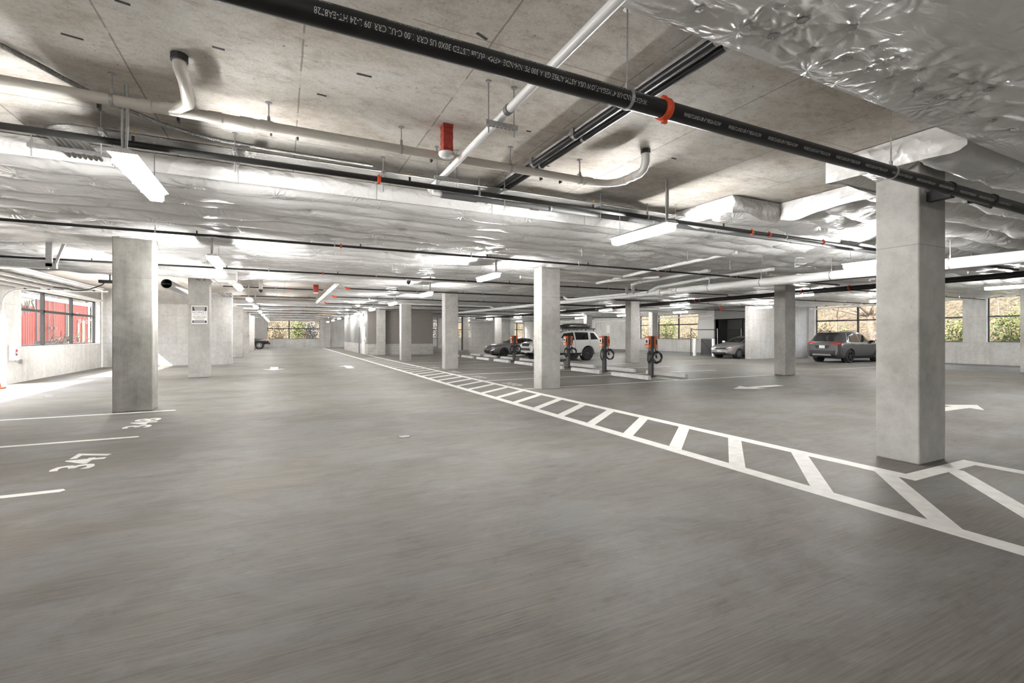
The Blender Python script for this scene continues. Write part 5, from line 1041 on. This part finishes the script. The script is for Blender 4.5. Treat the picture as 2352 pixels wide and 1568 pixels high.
c.side('sill', 'black plastic', [[(1.2, .16), (2.95, .16), (2.95, .23), (1.2, .23)]], off=.02, n=(8, 2)); c.seams([(1.42, .3, 1.40, .94), (2.72, .24, 2.7, .9)]); c.mirrors(2.55, .96, 'black plastic', .86)

# silver sedan nosing out from behind the stub wall
c = Car((29.75, 21.5, 0), PI + .03, 'silver sedan nosing out of the dark bay beside the pale stub wall', 'car', 'paint silver',
    [(0, .74, .36, .90, .97, .60), (.1, .83, .28, 1.0, 1.06, .64), (.5, .87, .22, 1.02, 1.10, .62), (.9, .875, .2, 1.0, 1.28, .58), (1.4, .875, .18, .97, 1.42, .56), (2.0, .875, .18, .95, 1.43, .56), (2.5, .875, .18, .94, 1.33, .56), (3.0, .875, .18, .94, 1.10, .62), (3.4, .87, .18, .92, .98, .70), (3.9, .86, .2, .84, .90, .70), (4.25, .80, .24, .74, .80, .62), (4.42, .70, .28, .62, .68, .52), (4.5, .60, .32, .50, .58, .44)],
    (.98, 3.68), .32, .865, .75, 1.1)
c.wheels(.21, 'rim silver', 9, .02, .66)
c.side('window', 'car glass', [[(.95, 1.05), (1.9, 1.0), (1.9, 1.34), (1.35, 1.35)]]); c.side('window', 'car glass', [[(1.98, 1.0), (3.05, .99), (2.5, 1.27), (1.98, 1.34)]]); c.face('windshield', 'car glass', [[(-.66, 1.02), (.66, 1.02), (.52, 1.36), (-.52, 1.36)]], 1)
c.face('grille', 'black plastic', [[(-.40, .60), (.40, .60), (.46, .68), (-.46, .68)]], 1, off=.012); c.face('grille_bar', 'chrome', [[(-.40, .65), (.40, .65), (.42, .675), (-.42, .675)]], 1, off=.02, n=(10, 1)); c.face('lower_grille', 'black plastic', [[(-.52, .30), (.52, .30), (.50, .40), (-.50, .40)]], 1, off=.012); c.plate(0, 0, .48, 1)
for sg in (-1, 1): c.p('headlight', c.decal([[(sg * .46, .62), (sg * .70, .66), (sg * .72, .75), (sg * .50, .71)]], 'x', 1, .012), 'lens clear', smooth=True); c.p('turn_signal', c.decal([[(sg * .70, .67), (sg * .79, .69), (sg * .80, .76), (sg * .72, .75)]], 'x', 1, .014), 'lens amber', label='amber turn signal', smooth=True)
c.seams([(1.94, .25, 1.94, 1.0), (3.05, .25, 3.08, .96)]); c.mirrors(2.88, 1.02, 'paint silver', .88)

# black pickup by the back wall
c = Car((-6.35, 57.75, 0), 0, 'black pickup truck showing only its nose past the last far column', 'car', 'paint black',
    [(0, .86, .55, 1.05, 1.10, .80), (.1, .92, .5, 1.08, 1.14, .86), (1.9, .93, .45, 1.08, 1.15, .86), (2.0, .93, .45, 1.10, 1.72, .66), (2.4, .93, .45, 1.10, 1.80, .68), (3.0, .93, .45, 1.08, 1.78, .68), (3.5, .93, .45, 1.08, 1.45, .70), (3.8, .93, .45, 1.08, 1.16, .78), (4.4, .92, .47, 1.05, 1.12, .80), (4.9, .90, .5, 1.0, 1.08, .78), (5.1, .84, .52, .92, 1.0, .74), (5.2, .78, .55, .80, .9, .66)],
    (1.1, 4.3), .40, .92, .8, 1.12)
c.wheels(.26, 'rim silver', 6, .04, .62); c.side('window', 'car glass', [[(2.1, 1.16), (3.5, 1.16), (3.2, 1.6), (2.2, 1.66)]]); c.face('windshield', 'car glass', [[(-.66, 1.2), (.66, 1.2), (.56, 1.64), (-.56, 1.64)]], 1); c.face('grille', 'rim silver', [[(-.5, .72), (.5, .72), (.52, .95), (-.52, .95)]], 1, off=.012)
for sg in (-1, 1): c.p('headlight', c.decal([[(sg * .56, .84), (sg * .78, .86), (sg * .80, 1.0), (sg * .58, .98)]], 'x', 1, .014), 'lens clear', smooth=True); c.p('turn_signal', c.decal([[(4.86, .88), (5.02, .86), (5.0, .98), (4.86, 1.0)]], 'y', sg, .014), 'lens amber', smooth=True)
c.p('bumper', MB().box(5.12, 5.32, -.84, .84, .50, .68), 'black plastic', bevel=.04)

# ------------------------------------------------------------------ outside
struct('ground_outside', MB().box(-60, XL - TH, -40, 110, -.3, -.05).box(XR + TH, 80, -40, 110, -.3, -.05).box(XL - TH, XR + TH, YB + .6, 110, -.3, -.05), 'asphalt')
def bank(name, f, u0, u1, v0, v1, mat, nu=60, nv=60):
    U, V = np.meshgrid(np.linspace(u0, u1, nu), np.linspace(v0, v1, nv), indexing='ij'); P = f(U, V); o = struct(name, MB().grid(P), mat, norm=False, loc=(0, 0, 0)); shade(o)
bank('hill_bank', lambda u, v: np.stack([XR + 6 + u, v, -.1 + u * .62 + .5 * noise2(u, v, 91, 2.2) * np.clip(u, 0, 1) + .2 * noise2(u, v, 92, .6)], -1), 0, 26, 0, 90, 'dry bank', 50, 130)
bank('hill_bank.001', lambda u, v: np.stack([v, YB + 7 + u, -.1 + u * .66 + .5 * noise2(u, v, 93, 2.2) * np.clip(u, 0, 1) + .2 * noise2(u, v, 94, .6)], -1), 0, 26, -25, 46, 'dry bank', 50, 110)
bank('hill_bank.002', lambda u, v: np.stack([-19 - u, v, -.1 + u * .75 + .8 * noise2(u, v, 95, 2.5) * np.clip(u, 0, 1) + .35 * noise2(u, v, 96, .7)], -1), 0, 30, 5, 105, 'rock bank', 50, 130)
def leaves(c, rad, n, size, seed, flat=1.0):
    r = np.random.default_rng(seed); d = r.normal(size=(n, 3)); d /= np.linalg.norm(d, axis=1)[:, None]; d *= (r.random(n) ** .45)[:, None]
    lump = 1 + .35 * np.sin(d[:, 0] * 5 + seed) * np.cos(d[:, 1] * 4 + seed) + .2 * np.sin(d[:, 2] * 7)
    P = np.array(c) + d * np.array(rad) * lump[:, None]; a = r.normal(size=(n, 3)); a /= np.linalg.norm(a, axis=1)[:, None]; b = np.cross(a, r.normal(size=(n, 3))); b /= np.linalg.norm(b, axis=1)[:, None]
    sz = size * (.5 + r.random(n)); a *= (sz * .9)[:, None]; b *= (sz * .55)[:, None]; mb = MB(); V = np.stack([P - a, P + b, P + a, P - b], 1).reshape(-1, 3); mb.v = [tuple(p) for p in V.tolist()]; mb.f = [(4 * i, 4 * i + 1, 4 * i + 2, 4 * i + 3) for i in range(n)]; return mb
def shrub(x, y, z, r, h, mat, label, n=1500, size=.12):
    seed = int(abs(x * 31 + y * 17)) + 5; t = thing('shrub', (x, y, z), label, 'shrub', 'shrubs on the bank')
    part('foliage', leaves((x, y, z + h * .55), (r, r, h * .55), n, size, seed), mat, t, norm=False); st = MB(); rr = random.Random(seed)
    for k in range(6): a = rr.random() * 6.28; st.tube([(x, y, z - .1), (x + .3 * r * math.cos(a), y + .3 * r * math.sin(a), z + h * .4), (x + .7 * r * math.cos(a), y + .7 * r * math.sin(a), z + h * .85)], [.035, .022, .01], 5)
    part('stem', st, 'bark', t)
def tree(x, y, z, h, label, seed, leaf=None, lean=0.0, ty=1.0, br=9, rad=.22, lrad=None, lmat='leaf dry', n=1500):
    t = thing('tree', (x, y, z), label, 'tree', 'trees outside the windows'); rr = random.Random(seed); tk = MB(); P = [Vector((x, y, z - .2))]
    for k in range(7): P.append(P[-1] + Vector((lean * h / 7 + rr.uniform(-.12, .12) * rad * 4, rr.uniform(-.15, .15) * rad * 4, h / 7)))
    tk.tube(P, [rad * (1 - .75 * i / 7) for i in range(8)], 10); part('trunk', tk, 'bark', t, smooth=True); b = MB()
    for k in range(br):
        i = rr.randint(1, 6); s0 = P[i]; a = rr.random() * 6.28; L = h * rr.uniform(.22, .5); pts = [s0]; d = Vector((math.cos(a) * .6, math.sin(a) * ty, rr.uniform(.15, .8))).normalized()
        for q in range(4): d = (d + Vector((rr.uniform(-.35, .35), rr.uniform(-.35, .35), rr.uniform(-.2, .3)))).normalized(); pts.append(pts[-1] + d * L / 4)
        b.tube(pts, [rad * .42 * (1 - .2 * i), rad * .3, rad * .2, rad * .13, rad * .06], 6)
        for q in range(3):
            p = pts[1 + q]; e = p + Vector((rr.uniform(-.5, .5), rr.uniform(-.8, .8), rr.uniform(-.1, .6))) * L * .4; b.tube([p, (p + e) / 2 + Vector((0, 0, .05)), e], [rad * .14, rad * .09, rad * .03], 5)
    part('branch', b, 'bark', t)
    if lrad: part('foliage', leaves((x + lean * h * .6, y, z + h * .62), lrad, n, .13, seed), lmat, t, norm=False)
bzr = lambda x: max(0, (x - XR - 6) * .62)
for i, (x, y, r, h, m_, lab) in enumerate(((35.6, 38.6, .9, 2.6, 'leaf dry', 'tan dry shrub seen through the far end of the shrub window'), (35.2, 36.1, 1.2, 3.4, 'leaf green', 'bright green shrub filling the middle of the side window'), (35.6, 33.4, .7, 2.0, 'leaf dry', 'dry shrub in the side window beside the fence'),
      (36.0, 21.4, 1.0, 2.6, 'leaf dry', 'dry brown shrub at the far edge of the wide screened window'), (36.3, 20.0, .8, 2.0, 'leaf green', 'low green shrub behind the grey sport utility car'), (37.6, 17.3, 1.0, 2.4, 'twig grey', 'pale twiggy shrub at the foot of the leaning tree'), (36.0, 14.9, 1.0, 2.3, 'leaf green', 'green and tan shrub beyond the pier between the screened windows'),
      (35.5, 12.9, .9, 2.8, 'leaf green', 'green shrub with red flecks in the short screened window'), (35.2, 10.9, .9, 3.0, 'leaf green', 'leafy green shrub at the outer edge of the short window'), (37.6, 41.5, 1.3, 3.2, 'leaf dry', 'dry shrub beyond the far side window'))):
    shrub(x, y, bzr(x) - .15, r, h, m_, lab, 3200, .065)
for i, (x, y, r, h, m_, lab) in enumerate(((1.9, 64.5, 1.3, 3.4, 'leaf green', 'green bush behind the middle of the far back window'), (-.6, 65.5, 1.3, 2.8, 'leaf dry', 'dry tan bush in the near half of the far back window'), (3.4, 64.8, 1.0, 3.2, 'twig grey', 'dark twiggy bush in the far back window'), (19.6, 65, 1.2, 3.2, 'twig grey', 'dark twiggy bush in the narrow back window by the room'), (22.4, 65, 1.2, 3.0, 'leaf dry', 'dry bush in the narrow back window'), (30.2, 64.8, 1.2, 3.2, 'leaf green', 'green bush in the back window over the coupe'))):
    shrub(x, y, -.1, r, h, m_, lab, 2600, .085)
tree(38.2, 18.9, .2, 6.5, 'thick leaning tree trunk with bare branches behind the grey sport utility car', 41, lean=-.12, rad=.34, br=14, ty=1.6)
tree(37.0, 20.9, .0, 5.0, 'thin arching bare tree in the wide screened window', 43, lean=.1, rad=.12, br=12, ty=1.8)
tree(28.9, 66, 0, 6, 'pale leaning trunk outside the back window over the coupe', 44, lean=.12, rad=.18, br=8)
tree(36.6, 32.2, .2, 3.6, 'small bare tree with thin red-brown branches beside the shrub window', 47, rad=.06, br=14)
tree(36.4, 12.0, 0, 4.5, 'slim grey trunk in the short screened window', 48, rad=.08, br=5)
for k, (x, y) in enumerate(((-17, 36), (-18, 45), (-18.5, 53), (-17.5, 62), (-20, 30))): shrub(x, y, -.05, 2.2, 4.0 + k * .3, 'twig grey', 'grey twiggy brush on the rocky slope beyond the red container, %s' % ORD[k], 1500, .2)
# red container by the door side window
t = thing('shipping_container', (-12.2, 36.5, 0), 'red box container with black lettering outside the door side window', 'container')
cx = -12.0; y0, y1, z0, z1 = 29.0, 42.6, .95, 3.45
cb = MB(); pr = []
yy = y0
while yy < y1: pr += [(yy, 0), (yy + .10, 0), (yy + .13, -.03), (yy + .23, -.03)]; yy += .26
vs = []
for y, d in pr: vs += [(cx + d, y, z0), (cx + d, y, z1)]
cb.add(vs, [(2 * i, 2 * i + 2, 2 * i + 3, 2 * i + 1) for i in range(len(pr) - 1)]); cb.box(cx - 2.4, cx - .05, y0, y1, z0, z1); part('container_body', cb, 'container red', t, norm=False)
part('top_rail', MB().box(cx - 2.45, cx + .05, y0 - .05, y1 + .05, z1, z1 + .22), 'tarp white', t, 'white top rail')
for y in (34.55, 38.4): part('corner_post', MB().box(cx - .02, cx + .06, y, y + .14, z0, z1), 'container steel', t)
for y in (36.0, 36.6): part('lock_rod', MB().cyl((cx + .07, y, z0), (cx + .07, y, z1), .03, 8).box(cx + .05, cx + .16, y - .05, y + .16, z0 + .9, z0 + 1.0), 'container steel', t)
[part('cream_panel', MB().box(cx, cx + .03, a, b_, z0, z1 - d), 'container cream', t) for a, b_, d in ((38.8, 39.35, .5), (40.4, 40.7, 1.2), (41.2, 41.6, 1.0), (42.2, 42.6, 0))]; part('tan_band', MB().box(cx, cx + .025, 29.5, 34.4, z1 - .42, z1 - .02), 'container cream', t)
def on_side(y, z, rot, x=cx + .05): ca, sa = math.cos(rot), math.sin(rot); return lambda u, v: (x, y + u * ca - v * sa, z + u * sa + v * ca)
part('black_lettering', text_on('UNKS', 2.1, .62, on_side(32.3, 2.42, .20)), 'black plastic', t, norm=False); part('lettering_outline', text_on('UNKS', 2.25, .70, on_side(32.23, 2.38, .20, cx + .045)), 'tarp white', t, norm=False)
part('white_lettering', text_on('25-912', 1.7, .26, on_side(40.3, 2.28, 0, cx + .06)).add(*(lambda m: (m.v, m.f))(text_on('Moving', 1.5, .22, on_side(40.0, 2.75, 0, cx + .06)))), 'tarp white', t, norm=False)
ud = MB().box(cx - 2.2, cx - .2, y0, y1, .55, .95)
part('chassis', ud, 'black plastic', t)
for y in (30.5, 33.6, 37.5, 41): part('wheel', MB().lathe((cx - .35, y, .5), [(.5, -.14), (.5, .14), (.28, .15)], 'x', 20), 'tire', t)
t = thing('utility_trailer', (-9.7, 30.6, 0), 'low black utility trailer with branches heaped on it outside the window', 'trailer')
part('frame', MB().box(-10.2, -9.2, 29.2, 32.4, .72, .82).box(-10.2, -10.12, 29.2, 32.4, .82, 1.2).box(-9.75, -9.68, 32.4, 33.9, .70, .78), 'black plastic', t)
for y in (30.4, 31.9): part('wheel', MB().lathe((-9.15, y, .42), [(.42, -.12), (.42, .12), (.24, .13)], 'x', 20), 'tire', t)
bq = MB(); rr = random.Random(5)
for k in range(40): p = Vector((-9.7 + rr.uniform(-.4, .4), rr.uniform(29.3, 32.3), .85 + rr.uniform(0, .5))); q = p + Vector((rr.uniform(-.4, .4), rr.uniform(-.9, .9), rr.uniform(0, .5))); bq.tube([p, (p + q) / 2 + Vector((0, 0, .08)), q], [.03, .02, .01], 5)
part('branches', bq, 'bark', t)
